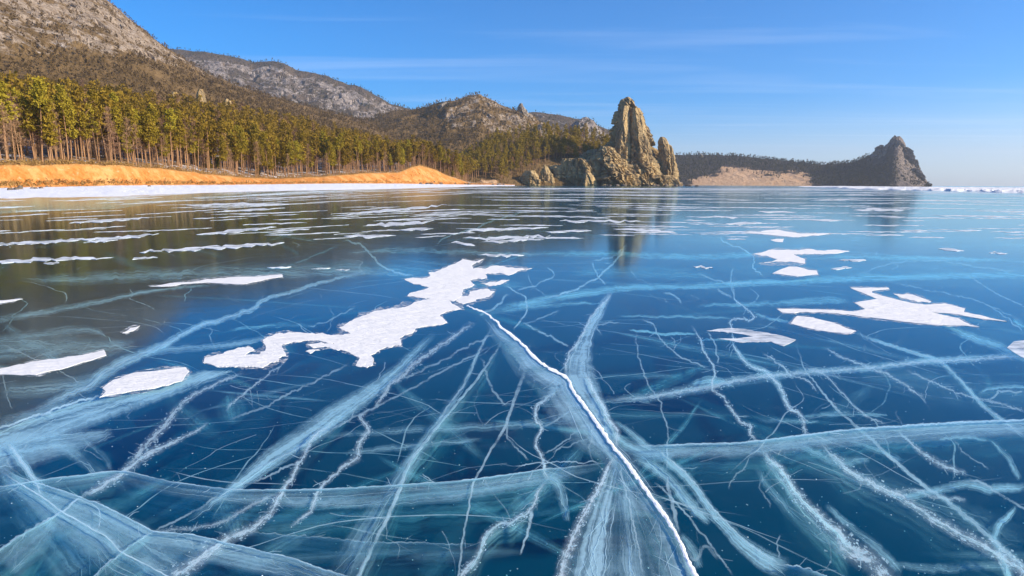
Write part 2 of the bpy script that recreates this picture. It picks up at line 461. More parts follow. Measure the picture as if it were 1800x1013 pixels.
def ribbon(mode, pts, w, a, jit=1.0, z=None, taper=True, mat=None, name='crack', side=0):
    """pts in photo pixels; w full width in pixels (number or per-point list)."""
    NCR[0] += 1; sd_ = NCR[0]
    P = np.array(pts, float)
    wl = np.full(len(P), w, float) if np.isscalar(w) else np.interp(np.linspace(0, 1, len(P)), np.linspace(0, 1, len(w)), w)
    P = np.column_stack([P, wl])
    L = np.hypot(*np.diff(P[:, :2], axis=0).T).sum()
    n = int(max(12, min(260, L / 3.0)))
    Q, L = smooth_path(P, n)
    T = np.gradient(Q[:, :2], axis=0); T /= np.maximum(np.hypot(T[:, 0], T[:, 1])[:, None], 1e-6)
    N = np.column_stack([-T[:, 1], T[:, 0]])
    step = L / n
    Q[:, :2] += N * (jitter(n, sd_, 0.10 * step) * 5.0 * jit)[:, None]
    ww = np.maximum(Q[:, 2], 0.8) * (1 + (0.95 if name == 'pressure_ridge' else 0.35) * jitter(n, sd_ + 500, 0.15 * step) * (0 if mode == 'veil' else 1))
    zz = (-0.004 - 0.0002 * sd_ if mode in ('line', 'crumb') else -0.02 - 0.0005 * sd_) if z is None else z
    cols = np.linspace(-1, 1, 5 if mode != 'veil' else 7) if not side else np.linspace(0, 1, 6)
    V, E, ST, U = [], [], [], []
    s = np.linspace(0, 1, n)
    st = a * (np.clip(np.minimum(s, 1 - s) * 9, 0, 1) if taper else np.ones(n))
    run = 0; prev = None
    for i in range(n):
        mid = on_ice(Q[i, 0], Q[i, 1], zz)
        if prev is not None: run += (mid - prev).length
        prev = mid
        for c_ in cols:
            q_ = c_ * ww[i] / 2 if not side else side * c_ * ww[i]
            p = on_ice(Q[i, 0] + N[i, 0] * q_, Q[i, 1] + N[i, 1] * q_, zz)
            V.append(p); E.append(c_); ST.append(st[i]); U.append(run)
    Fq = grid_faces(len(cols), n).tolist(); MI = [0] * len(Fq)
    rdm = random.Random(sd_)
    def thin(path, w0, al_, zo):
        # a thin side strand: path in pixels
        b_ = len(V); m_ = len(path)
        for i_, (x_, y_) in enumerate(path):
            xa, ya = path[max(0, i_ - 1)]; xb, yb = path[min(m_ - 1, i_ + 1)]
            l_ = math.hypot(xb - xa, yb - ya) + 1e-6; nx, ny = -(yb - ya) / l_, (xb - xa) / l_
            w_ = w0 * (0.25 + math.sin(math.pi * (i_ + 0.3) / (m_ + 0.2)))
            for c_ in (-1, 0, 1):
                V.append(on_ice(x_ + nx * c_ * w_, y_ + ny * c_ * w_, zz + zo * 0.3)); E.append(c_); ST.append(al_); U.append(i_ * 0.03)
            if i_:
                q_ = b_ + 3 * i_
                for f_ in ((q_ - 3, q_ - 2, q_ + 1, q_), (q_ - 2, q_ - 1, q_ + 2, q_ + 1)): Fq.append(f_); MI.append(1)
    if mode == 'veil' and name == 'crack':
        for r_ in range(int(4 + Q[:, 2].max() / 6)):
            i0 = rdm.randint(0, n - 8); i1 = min(n, i0 + rdm.randint(8, max(9, n // 2)))
            o0, o1 = rdm.uniform(-.75, .75), rdm.uniform(-.75, .75)
            path = []
            for i in range(i0, i1, 2):
                f_ = (i - i0) / max(1, i1 - i0); o_ = (o0 + (o1 - o0) * f_) * ww[i] / 2 if not side else side * abs(o0 + (o1 - o0) * f_) * ww[i]
                path.append((Q[i, 0] + N[i, 0] * o_, Q[i, 1] + N[i, 1] * o_))
            if len(path) > 3: thin(path, rdm.uniform(0.35, 0.95), min(1, a * rdm.uniform(0.4, 1.5)), 0.002 + 0.0003 * r_)
    if mode in ('crumb', 'line') and name == 'crack':
        nb_ = int(L / (26 if mode == 'crumb' else 60))
        for r_ in range(nb_):                    # barbs
            i = rdm.randint(1, n - 2); ln = rdm.uniform(5, 26) * (0.6 + (Q[i, 1] - 420) / 500); an = math.atan2(T[i, 1], T[i, 0]) + rdm.choice((-1, 1)) * rdm.uniform(.35, 1.1)
            x_, y_ = Q[i, 0], Q[i, 1]; path = []
            for q_ in range(7):
                path.append((x_, y_)); an += rdm.gauss(0, .22); x_ += math.cos(an) * ln / 6; y_ += math.sin(an) * ln / 6 * 0.75
            thin(path, rdm.uniform(0.45, 1.0), min(1, st[i] * rdm.uniform(.35, .8)), 0.0003)
    if mode == 'crumb':
        for r_ in range(int(L * 0.9)):          # crushed flakes
            i = rdm.randint(0, n - 1); o_ = rdm.gauss(0, .24) * ww[i]; s_ = rdm.uniform(0.35, 1.0) ** 2.5 * (1.0 + ww[i] * 0.055)
            x_, y_ = Q[i, 0] + N[i, 0] * o_ + rdm.uniform(-2, 2), Q[i, 1] + N[i, 1] * o_
            b_ = len(V); an = math.atan2(T[i, 1], T[i, 0]) + rdm.gauss(0, .5)
            for (ax, ay) in ((-1.6, -.5), (.8, -.9), (1.7, .4), (-.6, .8)):
                ax *= rdm.uniform(.5, 1.2); ay *= rdm.uniform(.5, 1.2)
                V.append(on_ice(x_ + s_ * (ax * math.cos(an) - ay * math.sin(an)), y_ + s_ * (ax * math.sin(an) + ay * math.cos(an)) * .8, zz + 0.0006)); E.append(0); ST.append(min(1, st[i] * rdm.uniform(.45, 1.1))); U.append(0)
            Fq.append((b_, b_ + 1, b_ + 2, b_ + 3)); MI.append(1)
    me = mesh(name, V, Fq, [mat or M_CR[mode], M_CR['line']], {'edge': E, 'str': ST, 'run': U, 'seed': np.full(len(V), sd_ * 1.37)}, MI, smooth=True)
    return link(name, me, ICE)
def wall(pts, depth, a, jit=1.0, skew=(0, 0)):
    """fracture plane hanging down from a surface line"""
    NCR[0] += 1; sd_ = NCR[0]
    P = np.column_stack([np.array(pts, float), np.zeros(len(pts))])
    L = np.hypot(*np.diff(P[:, :2], axis=0).T).sum()
    n = int(max(12, min(260, L / 4.0)))
    Q, L = smooth_path(P, n)
    T = np.gradient(Q[:, :2], axis=0); T /= np.maximum(np.hypot(T[:, 0], T[:, 1])[:, None], 1e-6)
    Q[:, :2] += np.column_stack([-T[:, 1], T[:, 0]]) * (jitter(n, sd_, 0.03 * L / n) * 1.2 * jit)[:, None]
    dj = 1 + 0.3 * jitter(n, sd_ + 90, 0.012 * L / n)
    V, E, ST, U = [], [], [], []
    run, prev, nv = 0, None, 7
    s = np.linspace(0, 1, n); st = a * np.clip(np.minimum(s, 1 - s) * 8, 0, 1)
    for i in range(n):
        p = on_ice(Q[i, 0], Q[i, 1], -0.003)
        if prev is not None: run += (p - prev).length
        prev = p
        for j in range(nv):
            f = j / (nv - 1)
            V.append((p.x + skew[0] * f * depth, p.y + skew[1] * f * depth, p.z - f * depth * dj[i])); E.append(f); ST.append(st[i]); U.append(run)
    me = mesh('fracture_plane', V, grid_faces(nv, n), [M_CR['wall']], {'edge': E, 'str': ST, 'run': U, 'seed': np.full(len(V), sd_ * 1.37)}, smooth=True)
    return link('fracture_plane', me, ICE)
def Ln(pts, w, a, **kw): return ribbon('line', pts, w, a, **kw)
def Cb(pts, w, a, **kw): return ribbon('crumb', pts, w, a, jit=kw.pop('jit', 0.9), **kw)
def Vl(pts, w, a, **kw): return ribbon('veil', pts, w, a, jit=kw.pop('jit', 0.8), **kw)

MAIN = [(820,538),(850,548),(870,562),(885,578),(905,592),(925,612),(945,633),(965,646),(985,657),(1000,668),(1003,678),(1010,690),(1025,710),(1042,733),(1060,758),(1078,785),(1098,808),(1115,830),(1130,852),(1150,880),(1175,915),(1195,950),(1210,985),(1228,1020),(1250,1065)]
ridge_main = ribbon('line', MAIN, [2, 4.5, 5, 5, 6, 7, 7], 1.0, jit=0.6, z=0.004, taper=False, mat=M_RIDGE, name='pressure_ridge')
# give the main crack's ridge a raised, chipped section
for i_, v in enumerate(ridge_main.data.vertices):
    v.co.z = (0.0006, 0.002, 0.003, 0.002, 0.0006)[i_ % 5] * random.uniform(0.4, 1.5)
wall(MAIN, 0.40, 0.55, 0.2)
Vl(MAIN[1:17], [10, 30, 46, 50, 62, 66, 60, 20], 0.7, side=1, jit=0.45, z=-0.013)
Vl(MAIN[2:22], [6, 14, 20, 18, 22, 20, 16], 0.85, side=1, jit=0.45, z=-0.008)
Vl(MAIN[14:], [10, 40, 70, 90, 100], 0.65, side=1, jit=0.45, z=-0.017)
Vl(MAIN[14:22], [8, 16, 14, 10], 0.5, side=-1, jit=0.45, z=-0.010)
Cb(MAIN[3:14], 8, 0.5, jit=0.45); Cb(MAIN[12:24], 12, 0.55, jit=0.45)
Vl([(1074,512),(1062,535),(1045,562),(1032,590),(1022,620),(1015,645),(1022,672),(1042,705),(1062,740),(1082,782)], [14, 18, 22, 26, 44, 62, 60, 44, 30, 18], 1.0)
Cb([(1075,512),(1060,535),(1040,555),(1029,577),(1016,602),(1001,622),(994,645),(996,662)], 10, 0.8)
Cb([(1030,655),(1045,690),(1060,715),(1071,738),(1086,762),(1082,788)], [8, 12, 14, 18, 14], 0.9)
Cb([(1085,800),(1072,815),(1062,840),(1048,865),(1035,890),(1022,915),(1008,945),(995,980),(985,1018),(975,1050)], [14, 18, 22, 26, 32, 38], 1.0)
Vl([(1088,800),(1078,835),(1062,890),(1048,950),(1036,1040)], [10, 36, 56, 80, 110], 0.8)
Vl([(1092,806),(1098,860),(1104,920),(1108,980),(1112,1050)], [8, 36, 46, 56, 64], 0.6)
Ln([(1088,812),(1096,850),(1110,905),(1122,960),(1130,1015)], 4, 0.5)
A = [(1100,783),(1150,784),(1210,781),(1290,779),(1350,773),(1440,762),(1500,755),(1600,748),(1700,742),(1800,738),(1900,735)]
Ln(A, [3, 4, 4, 5, 5], 0.95, jit=0.5); wall(A, 0.34, 0.8, 0.5); Vl(A, [20, 26, 30, 34, 30], 0.42, side=1, jit=0.5); Vl([(x, y + 14) for x, y in A], [20, 26, 34, 34, 30], 0.4)
B = [(1075,812),(1002,821),(960,825),(916,831),(850,840),(800,846),(706,852),(630,857),(556,860),(450,861),(400,860),(347,853),(304,847),(260,838),(208,828),(140,836),(72,844),(0,856),(-60,862)]
Ln(B, 3, 0.9, jit=0.5); Vl(B, [14, 22, 26, 28, 26, 22], 0.28, side=-1, jit=0.5); wall(B, 0.36, 0.75, 0.5)
Vl([(1060,822),(980,838),(900,852),(780,872),(640,882),(500,882),(380,876)], [8, 18, 26, 28, 26, 22, 18], 0.32)
Ln([(1060,812),(1000,813),(940,815),(905,822)], 3, 0.7)
Cc = [(0,828),(29,849),(58,866),(87,885),(107,901),(145,922),(171,937),(188,947),(202,963),(213,973),(246,989),(289,1012),(340,1042)]
Ln([(x + 2, y - 1) for x, y in Cc], 4, 0.95, jit=0.4); wall(Cc, 0.45, 0.6, 0.4)
D = [(0,820),(29,836),(55,847),(81,854),(116,865),(145,876),(179,888),(220,908),(246,922),(270,934),(304,937),(341,941),(385,951),(429,961),(472,972),(516,982),(559,998),(602,1011),(660,1032)]
Ln(D, 3.5, 0.9, jit=0.5); Vl(D, [20, 30, 40, 44, 40, 30], 0.42, side=1, jit=0.5); wall(D, 0.40, 0.75, 0.5)
Vl(Cc, [20, 34, 50, 50, 40], 0.5, side=1, jit=0.4); Vl(Cc, [10, 24, 40, 40, 30], 0.45, side=-1, jit=0.4)
Vl([(60,870),(120,890),(180,915),(240,945),(280,975),(330,1000)], [30, 50, 60, 60, 60, 40], 0.32)
Vl([(290,950),(350,965),(430,985),(520,1005)], [20, 40, 44, 30], 0.35)
Ln([(270,934),(235,955),(213,973),(185,995),(165,1015),(140,1040)], 3.5, 0.7); wall([(270,934),(235,955),(213,973),(185,995),(165,1015),(140,1040)], 0.4, 0.45)
Ln([(150,868),(130,882),(107,901),(70,922),(35,942),(0,966),(-40,990)], 5, 0.8); wall([(107,901),(70,922),(35,942),(0,966),(-40,990)], 0.55, 0.75)
Vl([(100,915),(70,945),(40,970),(10,1000)], [20, 50, 60, 60], 0.35)
Ln([(175,934),(176,908),(171,893),(150,882),(130,876)], 3, 0.7)
Vl([(14,778),(38,812),(55,836),(66,856),(72,872)], [16, 18, 16, 22, 10], 1.0); Cb([(14,778),(38,812),(55,836),(66,856),(74,872)], 12, 0.7)
Vl([(-60,795),(0,775),(80,748),(160,722),(250,694),(340,668),(410,648)], [70, 80, 74, 60, 46, 30, 14], 1.1)
Vl([(-60,830),(0,800),(60,790),(130,778),(200,760)], [90, 80, 66, 44, 20], 0.6)
Ln([(-40,765),(0,752),(58,733),(95,720),(140,705),(180,695)], 5, 0.95)
Vl([(85,775),(130,800),(170,835)], [20, 24, 10], 0.35); Vl([(140,768),(180,800),(196,828)], [8, 14, 10], 0.3)
I1 = [(63,719),(114,696),(155,679),(183,656),(218,636),(243,625),(286,607),(343,576),(401,559),(447,542),(456,533),(473,523),(516,513),(559,499),(616,484),(645,477)]
Vl(I1, [14, 24, 26, 22, 14, 12, 10, 10, 8, 6], 0.85); Ln(I1, 3, 0.5, jit=0.8)
Vl([(243,625),(286,617),(360,611),(447,599),(485,590)], [10, 16, 14, 12, 8], 0.5)
# left frost bands
Vl([(35,492),(150,490),(300,482),(450,478),(600,478),(720,482)], [14, 26, 30, 32, 26, 10], 0.42)
Vl([(-40,570),(0,562),(100,545),(200,525),(300,507),(400,498)], [18, 16, 14, 12, 10, 6], 0.5)
Vl([(-20,600),(60,590),(150,580),(190,592)], [20, 26, 18, 10], 0.3)
Vl([(-40,620),(60,612),(160,612),(240,606)], [40, 56, 44, 20], 0.38)
Vl([(0,690),(100,680),(200,660)], [30, 34, 20], 0.35)
Ln([(0,602),(60,632),(110,655),(150,680)], 3, 0.45); Ln([(0,640),(14,700),(22,722)], 3, 0.4)
Vl([(600,445),(720,440),(850,446),(960,447)], [10, 14, 12, 8], 0.4)
# swooshes and seams, centre left
Vl([(765,585),(700,650),(650,690),(600,722),(540,765),(480,805),(420,850),(370,885)], [14, 26, 34, 44, 48, 40, 24, 10], 0.85)
Vl([(640,705),(560,762),(480,815),(400,868),(330,915)], [14, 20, 22, 20, 12], 0.5)
Cb([(596,737),(562,758),(545,778),(536,798),(524,815),(516,836),(495,865),(481,893),(452,922),(423,940),(400,948),(347,986),(312,1009),(280,1040)], [12, 16, 16, 20, 30, 40, 44], 1.0)
Ln([(524,815),(500,822),(470,838),(445,850)], 5, 0.7)
Cb([(835,565),(800,590),(766,613),(734,636),(700,668),(688,673),(659,716),(651,721)], [14, 16, 18, 14, 10], 0.75)
Cb([(651,721),(634,734),(646,755),(631,784),(626,804),(597,827),(571,850),(556,870),(545,899),(507,928)], [12, 14, 18, 22, 14, 14, 16, 12], 0.85)
Cb([(430,656),(372,679),(329,702),(306,726),(289,749),(266,772),(246,795),(220,824)], [10, 14, 20, 26, 22, 18], 0.75)
Cb([(367,742),(347,757),(304,778),(260,798),(225,824),(173,859),(142,873)], [12, 10, 16, 26, 24, 26, 18], 0.95)
Cb([(502,636),(459,668),(416,702),(395,722)], [6, 8, 10], 0.65)
Ln([(616,639),(559,668),(502,696),(459,719),(400,738)], 5, 0.45); Ln([(385,870),(330,905),(270,934)], 5, 0.5)
Cb([(490,865),(430,895),(385,920),(330,930),(270,934)], 14, 0.5)
Ln([(877,585),(814,613),(757,645),(700,668)], 5, 0.4); Ln([(872,605),(786,648),(700,696),(600,745),(520,790),(430,835)], 5, 0.4)
Ln([(846,627),(857,662),(869,690),(892,716)], 6, 0.4)
X = [(883,596),(869,622),(837,668),(797,716),(770,749),(747,778),(718,818),(703,859),(683,905),(660,951),(631,1010),(610,1050)]
Ln(X, [5, 6, 7, 9, 9, 9], 0.7, jit=0.6); wall(X, 0.38, 0.5, 0.6, (-0.15, 0))
Vl([(863,576),(843,616),(820,668),(786,719),(740,785),(695,855),(650,930),(600,1030)], [6, 8, 12, 16, 26, 40, 60, 84], 0.42)
Ln([(863,576),(843,616),(820,668),(786,719),(760,760)], 5, 0.5)
Yc = [(926,642),(913,679),(900,716),(887,752),(866,786),(849,818),(832,850),(823,899),(814,945),(806,1009),(800,1050)]
Ln(Yc, [9, 8, 6, 5, 5, 5], 0.65, jit=0.5); Ln([(892,740),(893,770),(910,790),(930,810)], 5, 0.4)
Cb([(985,665),(973,690),(945,714),(941,735),(953,751),(941,779),(953,804),(957,828),(963,846)], [10, 14, 12, 14, 12], 1.0)
Cb([(963,846),(945,865),(935,893),(900,918),(878,920),(852,945),(838,980),(817,1006),(795,1040)], [12, 16, 16, 22, 22], 0.95)
wall([(935,893),(900,918),(878,920),(852,945),(838,980),(817,1006)], 0.16, 0.7)
Ln([(934,893),(930,928),(914,977)], [9, 7, 4], 0.8); Vl([(962,836),(985,859),(997,917)], [14, 22, 14], 0.55)
Ln([(955,800),(1000,770),(1035,740)], 4, 0.45); Ln([(953,751),(985,735),(1010,715)], 4, 0.5); Ln([(970,795),(1010,780),(1050,765)], 4, 0.35)
Vl([(560,768),(700,757),(850,750),(1000,740),(1060,735)], [10, 16, 18, 16, 8], 0.28); Vl([(600,797),(700,787),(850,772)], [8, 16, 10], 0.28)
G1 = [(430,935),(560,945),(640,952),(760,955),(840,958)]
Ln(G1, 3, 0.4); wall(G1, 0.34, 0.6)
# right of the main crack
Vl([(1150,792),(1179,815),(1216,850),(1248,896),(1277,928),(1312,963),(1347,986),(1385,1003)], [14, 20, 20, 20, 30, 40, 46], 0.95)
Ln([(1150,786),(1182,812),(1220,848),(1252,893),(1282,925),(1318,958),(1352,980),(1378,996)], 4, 0.7)
Vl([(1110,800),(1150,822),(1179,845),(1216,890),(1250,920)], [20, 26, 24, 26, 20], 0.75)
Ln([(1150,847),(1187,882),(1228,931),(1266,980),(1289,1012)], 5, 0.6)
Vl([(1080,740),(1118,769),(1147,792)], [8, 16, 14], 0.7); Vl([(1070,755),(1105,785),(1150,800),(1180,805)], [14, 26, 30, 16], 0.6)
Ln([(1172,836),(1176,860),(1185,900),(1194,938)], [5, 8, 10, 4], 0.6); Ln([(1205,960),(1222,985),(1240,960),(1262,985)], 8, 0.45)
Vl([(1195,940),(1215,965),(1230,1000)], [14, 22, 20], 0.5)
J4 = [(1372,992),(1410,998),(1445,1010),(1490,1030)]
Ln(J4, 4, 0.8); wall(J4, 0.3, 0.75)
Ln([(1372,940),(1366,955),(1372,985)], 4, 0.35)
U1 = [(1119,580),(1119,613),(1126,641),(1140,677),(1157,700),(1164,720),(1172,752),(1173,781),(1172,836)]
Ln(U1, 4, 0.5); Ln([(1124,562),(1148,572),(1162,596),(1183,617),(1207,632),(1250,650)], 4, 0.55)
Ln([(1178,590),(1186,600),(1184,610)], 3, 0.4)
P1 = [(1214,570),(1226,589),(1235,603),(1238,620),(1254,643),(1255,660),(1253,686),(1273,700),(1283,717),(1300,740),(1318,749),(1321,766),(1335,784)]
Cb(P1, [5, 8, 9, 10, 12, 14, 14], 0.9)
Cb([(1335,784),(1352,807),(1376,830),(1396,862),(1425,893),(1454,920),(1477,940),(1497,969),(1530,985),(1560,1020),(1585,1050)], [18, 24, 26, 30, 40, 54, 56, 50], 1.0)
wall([(1335,784),(1352,807),(1376,830),(1396,862),(1425,893),(1454,920),(1477,940),(1497,969)], 0.3, 0.45)
Vl([(1340,800),(1380,850),(1420,905),(1460,945),(1500,985)], [12, 20, 26, 30, 30], 0.4)
Ln([(1245,582),(1257,606),(1261,627),(1261,643)], 4, 0.6)
Q1 = [(1290,480),(1290,523),(1297,532),(1320,549),(1325,560),(1287,563),(1287,584),(1289,603),(1299,622),(1316,641),(1344,653),(1363,672),(1375,691),(1387,717),(1407,729),(1413,746),(1416,763),(1439,775)]
Cb(Q1, [4, 6, 8, 8, 10, 12, 16, 14, 14], 0.95); Vl(Q1[7:14], [6, 12, 16, 16, 10], 0.7)
Cb([(1439,775),(1457,795),(1493,827),(1531,850),(1566,867),(1580,873),(1623,899),(1667,928),(1710,951),(1742,966),(1768,983),(1797,1003),(1850,1040)], [16, 22, 26, 24, 26, 32, 40, 40, 36], 1.0)
wall([(1439,775),(1493,827),(1566,867),(1623,899),(1667,928),(1742,966),(1797,1003)], 0.26, 0.45)
Ln([(1259,508),(1287,525)], 6, 0.5); Vl([(1325,551),(1356,560),(1390,569)], [8, 10, 8], 0.6)
Cb([(1340,620),(1358,632),(1377,646),(1392,660),(1415,667),(1440,690)], 8, 0.7)
Kk = [(1050,706),(1100,702),(1150,697),(1200,688),(1250,679),(1330,664),(1420,655),(1520,648),(1620,637),(1770,628),(1860,622)]
Cb(Kk, [14, 16, 18, 16, 14, 16], 0.7); Vl(Kk, [16, 20, 24, 18, 18, 22], 0.55)
Vl([(1215,676),(1250,670),(1290,678)], [10, 20, 8], 0.8)
Vl([(1640,566),(1700,590),(1760,612),(1800,628),(1850,650)], [10, 18, 22, 24, 26], 0.75)
K3 = [(1502,584),(1552,603),(1613,622),(1649,634),(1684,665),(1708,691),(1732,717),(1770,745),(1810,775)]
Vl(K3, [6, 10, 12, 12, 12, 12], 0.7); Cb(K3, 8, 0.5)
Cb([(1447,610),(1480,628),(1514,641),(1552,655),(1590,677),(1627,703)], 10, 0.75); Cb([(1590,650),(1640,672),(1680,690),(1740,705),(1810,725)], 8, 0.6)
Vl([(1720,690),(1760,680),(1810,682)], [6, 10, 8], 0.45); Ln([(1735,705),(1755,690),(1752,688),(1800,690)], 5, 0.5)
K5 = [(1400,598),(1412,643),(1431,670),(1447,693),(1471,719),(1500,745),(1528,769),(1566,804),(1623,853),(1670,885),(1739,943),(1797,995),(1840,1030)]
Ln(K5, [4, 4, 6, 8, 9, 10, 10], 0.65); Vl(K5[6:], [6, 10, 14, 18, 18], 0.4)
Cb([(1412,643),(1450,660),(1480,690),(1500,715),(1530,735),(1560,748)], 8, 0.6)
Cb([(1574,755),(1600,778),(1623,798),(1652,815),(1702,836)], [8, 10, 18, 22, 16], 0.85)
Vl([(1810,856),(1740,860),(1700,852),(1650,862),(1600,872),(1560,872)], [18, 22, 20, 18, 16, 10], 0.75)
Cb([(1560,868),(1610,862),(1640,872),(1700,880)], 14, 0.6)
Ln([(1702,840),(1740,858),(1790,890),(1830,915)], 6, 0.6)
Vl([(1786,888),(1774,908),(1757,923),(1748,946),(1757,969),(1768,998),(1780,1030)], [10, 16, 18, 16, 18, 22], 0.85)
Vl([(1450,888),(1508,937),(1551,972),(1585,1010)], [12, 18, 20, 18], 0.55)
Vl([(1739,772),(1768,801),(1794,844)], [6, 12, 12], 0.5); Ln([(1675,770),(1700,800),(1740,825)], 4, 0.35)
Vl([(1650,772),(1690,768),(1740,774)], [6, 10, 6], 0.7)
Vl([(1400,780),(1440,800),(1480,812),(1530,808)], [10, 20, 24, 12], 0.5); Vl([(1480,770),(1540,790),(1590,812)], [10, 18, 10], 0.4)
Vl([(1500,830),(1540,850),(1600,880)], [12, 14, 10], 0.3)
Vl([(1560,990),(1640,1000),(1720,995),(1810,1000)], [12, 20, 20, 14], 0.35)
Ln([(1320,800),(1310,820),(1290,840),(1278,860)], 4, 0.35); Ln([(1358,800),(1352,830),(1335,855),(1350,880),(1354,895)], 4, 0.35)
Vl([(1325,820),(1370,880),(1420,930),(1460,960)], [10, 22, 24, 16], 0.3)
Vl([(1330,740),(1400,742),(1440,740)], [8, 12, 6], 0.3); Vl([(1400,735),(1460,728),(1560,730)], [6, 12, 8], 0.45)
# middle distance
J1 = [(840,556),(870,547),(900,540),(970,524),(1060,511),(1130,505),(1220,503),(1330,498),(1450,492),(1600,487),(1750,485),(1850,485)]
Vl(J1, [14, 18, 18, 14, 14, 16, 14, 12], 0.85); Vl([(880,548),(940,540),(1010,533),(1060,535)], [8, 12, 10, 4], 0.4)
Vl([(905,447),(1000,446),(1100,447),(1200,452),(1330,450),(1500,452),(1820,458)], [8, 12, 14, 14, 12, 10], 0.6)
Vl([(1225,537),(1330,535),(1450,528),(1500,530)], [6, 12, 16, 8], 0.55); Vl([(1080,555),(1200,557),(1290,560)], [4, 8, 6], 0.35)
Ln([(1104,430),(1081,461),(1052,487),(1009,510),(958,525)], 5, 0.75); Ln([(1041,459),(1049,482),(1066,502)], 4, 0.6)
Ln([(1041,459),(1080,450),(1104,430)], 4, 0.5); Ln([(958,467),(975,484),(940,502),(905,512)], 4, 0.6); Ln([(925,480),(935,500),(960,522)], 3, 0.35)
Ln([(886,499),(900,510),(923,522),(925,544),(912,567),(902,582)], 4, 0.7); Ln([(920,567),(958,587),(1003,610)], 5, 0.6)
Ln([(895,515),(870,540),(840,556)], 6, 0.6); Ln([(985,545),(950,560),(915,570)], 4, 0.4)
Ln([(600,421),(637,432),(650,447),(667,464),(701,481),(731,486)], 5, 0.8); Ln([(932,370),(862,390),(842,400),(788,416),(764,432)], 4, 0.8)
Ln([(575,585),(585,560),(580,540)], 3, 0.3); Ln([(540,575),(575,565),(625,540)], 4, 0.45); Vl([(400,580),(500,572),(560,575)], [6, 10, 6], 0.35)
Ln([(1267,411),(1270,424),(1311,441),(1327,458),(1324,471),(1345,490)], 4, 0.75); Ln([(1290,470),(1285,490),(1290,520)], 4, 0.5)
Ln([(1225,480),(1270,495),(1330,500)], 4, 0.5); Ln([(1500,487),(1560,465),(1640,458),(1720,470),(1800,480)], 4, 0.4)
Ln([(1700,480),(1740,510),(1780,530),(1810,545)], 4, 0.4); Ln([(1740,540),(1770,560),(1800,585)], 4, 0.45); Ln([(1560,495),(1640,512),(1720,530),(1800,565)], 4, 0.35)
Vl([(1780,560),(1800,575),(1840,590)], [10, 14, 10], 0.5); Cb([(1060,590),(1050,575),(1066,568),(1090,566)], 6, 0.5)
Ln([(1165,515),(1185,520),(1200,535)], 5, 0.6); Ln([(1168,525),(1172,532)], 4, 0.4); Ln([(1150,500),(1120,490),(1105,470)], 3, 0.3)
Vl([(1100,579),(1130,583),(1150,586),(1190,587),(1230,586)], [3, 6, 5, 7, 3], 0.9); Vl([(1225,597),(1260,597),(1320,598)], [3, 6, 4], 0.8)
Vl([(600,430),(500,470),(420,495)], [3, 6, 4], 0.3)

Vl([(1250,470),(1400,478),(1550,474),(1700,478),(1850,482)], [20, 44, 52, 56, 50], 0.18)  # broad right-hand veils: pale horizon sky reflection painted in, along with frost
Vl([(1480,520),(1600,540),(1700,560),(1830,600)], [30, 60, 70, 70], 0.13)
Vl([(1180,420),(1400,425),(1600,420),(1850,430)], [20, 40, 46, 46], 0.18)
Vl([(1500,650),(1600,668),(1700,690),(1830,700)], [30, 60, 66, 60], 0.14)
Vl([(560,465),(700,475),(820,500),(930,500)], [20, 40, 40, 24], 0.22)
Vl([(1000,480),(1120,478),(1260,486)], [14, 30, 18], 0.25)
Vl([(0,830),(60,880),(110,940),(160,1010)], [60, 110, 130, 120], 0.4)
Vl([(1380,800),(1480,830),(1560,860),(1650,900),(1800,960)], [30, 60, 70, 80, 70], 0.16)
# fine secondary fractures, far too many to trace: joined
WV, WF, WM, WE, WS, WU, WD = [], [], [], [], [], [], []
def fine(p, ang, length, w, a, veil, wander):
    n = int(max(8, length / 0.09)); q = Vector(p); base = len(WV); sd_ = random.random() * 50
    es = (-1, -.5, 0, .5, 1) if veil else (-1, 0, 1)
    for i in range(n):
        ang += random.gauss(0, wander) ; f_ = i / (n - 1)
        dv = Vector((math.cos(ang), math.sin(ang), 0)); nv_ = Vector((-dv.y, dv.x, 0))
        wd = w * (0.35 + 0.65 * math.sin(math.pi * min(1, f_ * 1.05)))
        for e_ in es:
            WV.append(q + nv_ * wd * e_); WE.append(e_); WS.append(a * min(1, 6 * min(f_, 1 - f_))); WU.append(i * length / n); WD.append(sd_)
        if i:
            b_ = base + len(es) * i
            for j in range(len(es) - 1):
                WF.append((b_ - len(es) + j, b_ - len(es) + j + 1, b_ + j + 1, b_ + j)); WM.append(0 if veil else 1)
        q = q + dv * (length / n)
DIRS = [0.12, 0.18, 2.25, 2.4, 1.15, 0.95, 2.9, 1.9]
for i in range(230):
    yy = 2.6 * (9.0 ** random.random()); xx = random.uniform(-0.85, 0.85) * yy
    an = random.choice(DIRS) + random.gauss(0, 0.16); ln = random.uniform(0.6, 2.4) * (0.5 + yy / 7)
    if i % 5 < 2: fine((xx, yy, -0.05 - 0.0011 * i), an, ln, random.uniform(0.03, 0.11) * (0.5 + yy / 6), random.uniform(0.10, 0.34), True, 0.02)
    else: fine((xx, yy, -0.006 - 0.0004 * i), an, ln, 0.0035 + 0.0013 * yy, random.uniform(0.25, 0.65), False, 0.10)
link('secondary_fractures', mesh('secondary_fractures', WV, WF, [M_CR['veil'], M_CR['line']], {'edge': WE, 'str': WS, 'run': WU, 'seed': WD}, WM, smooth=True), ICE, kind='stuff')

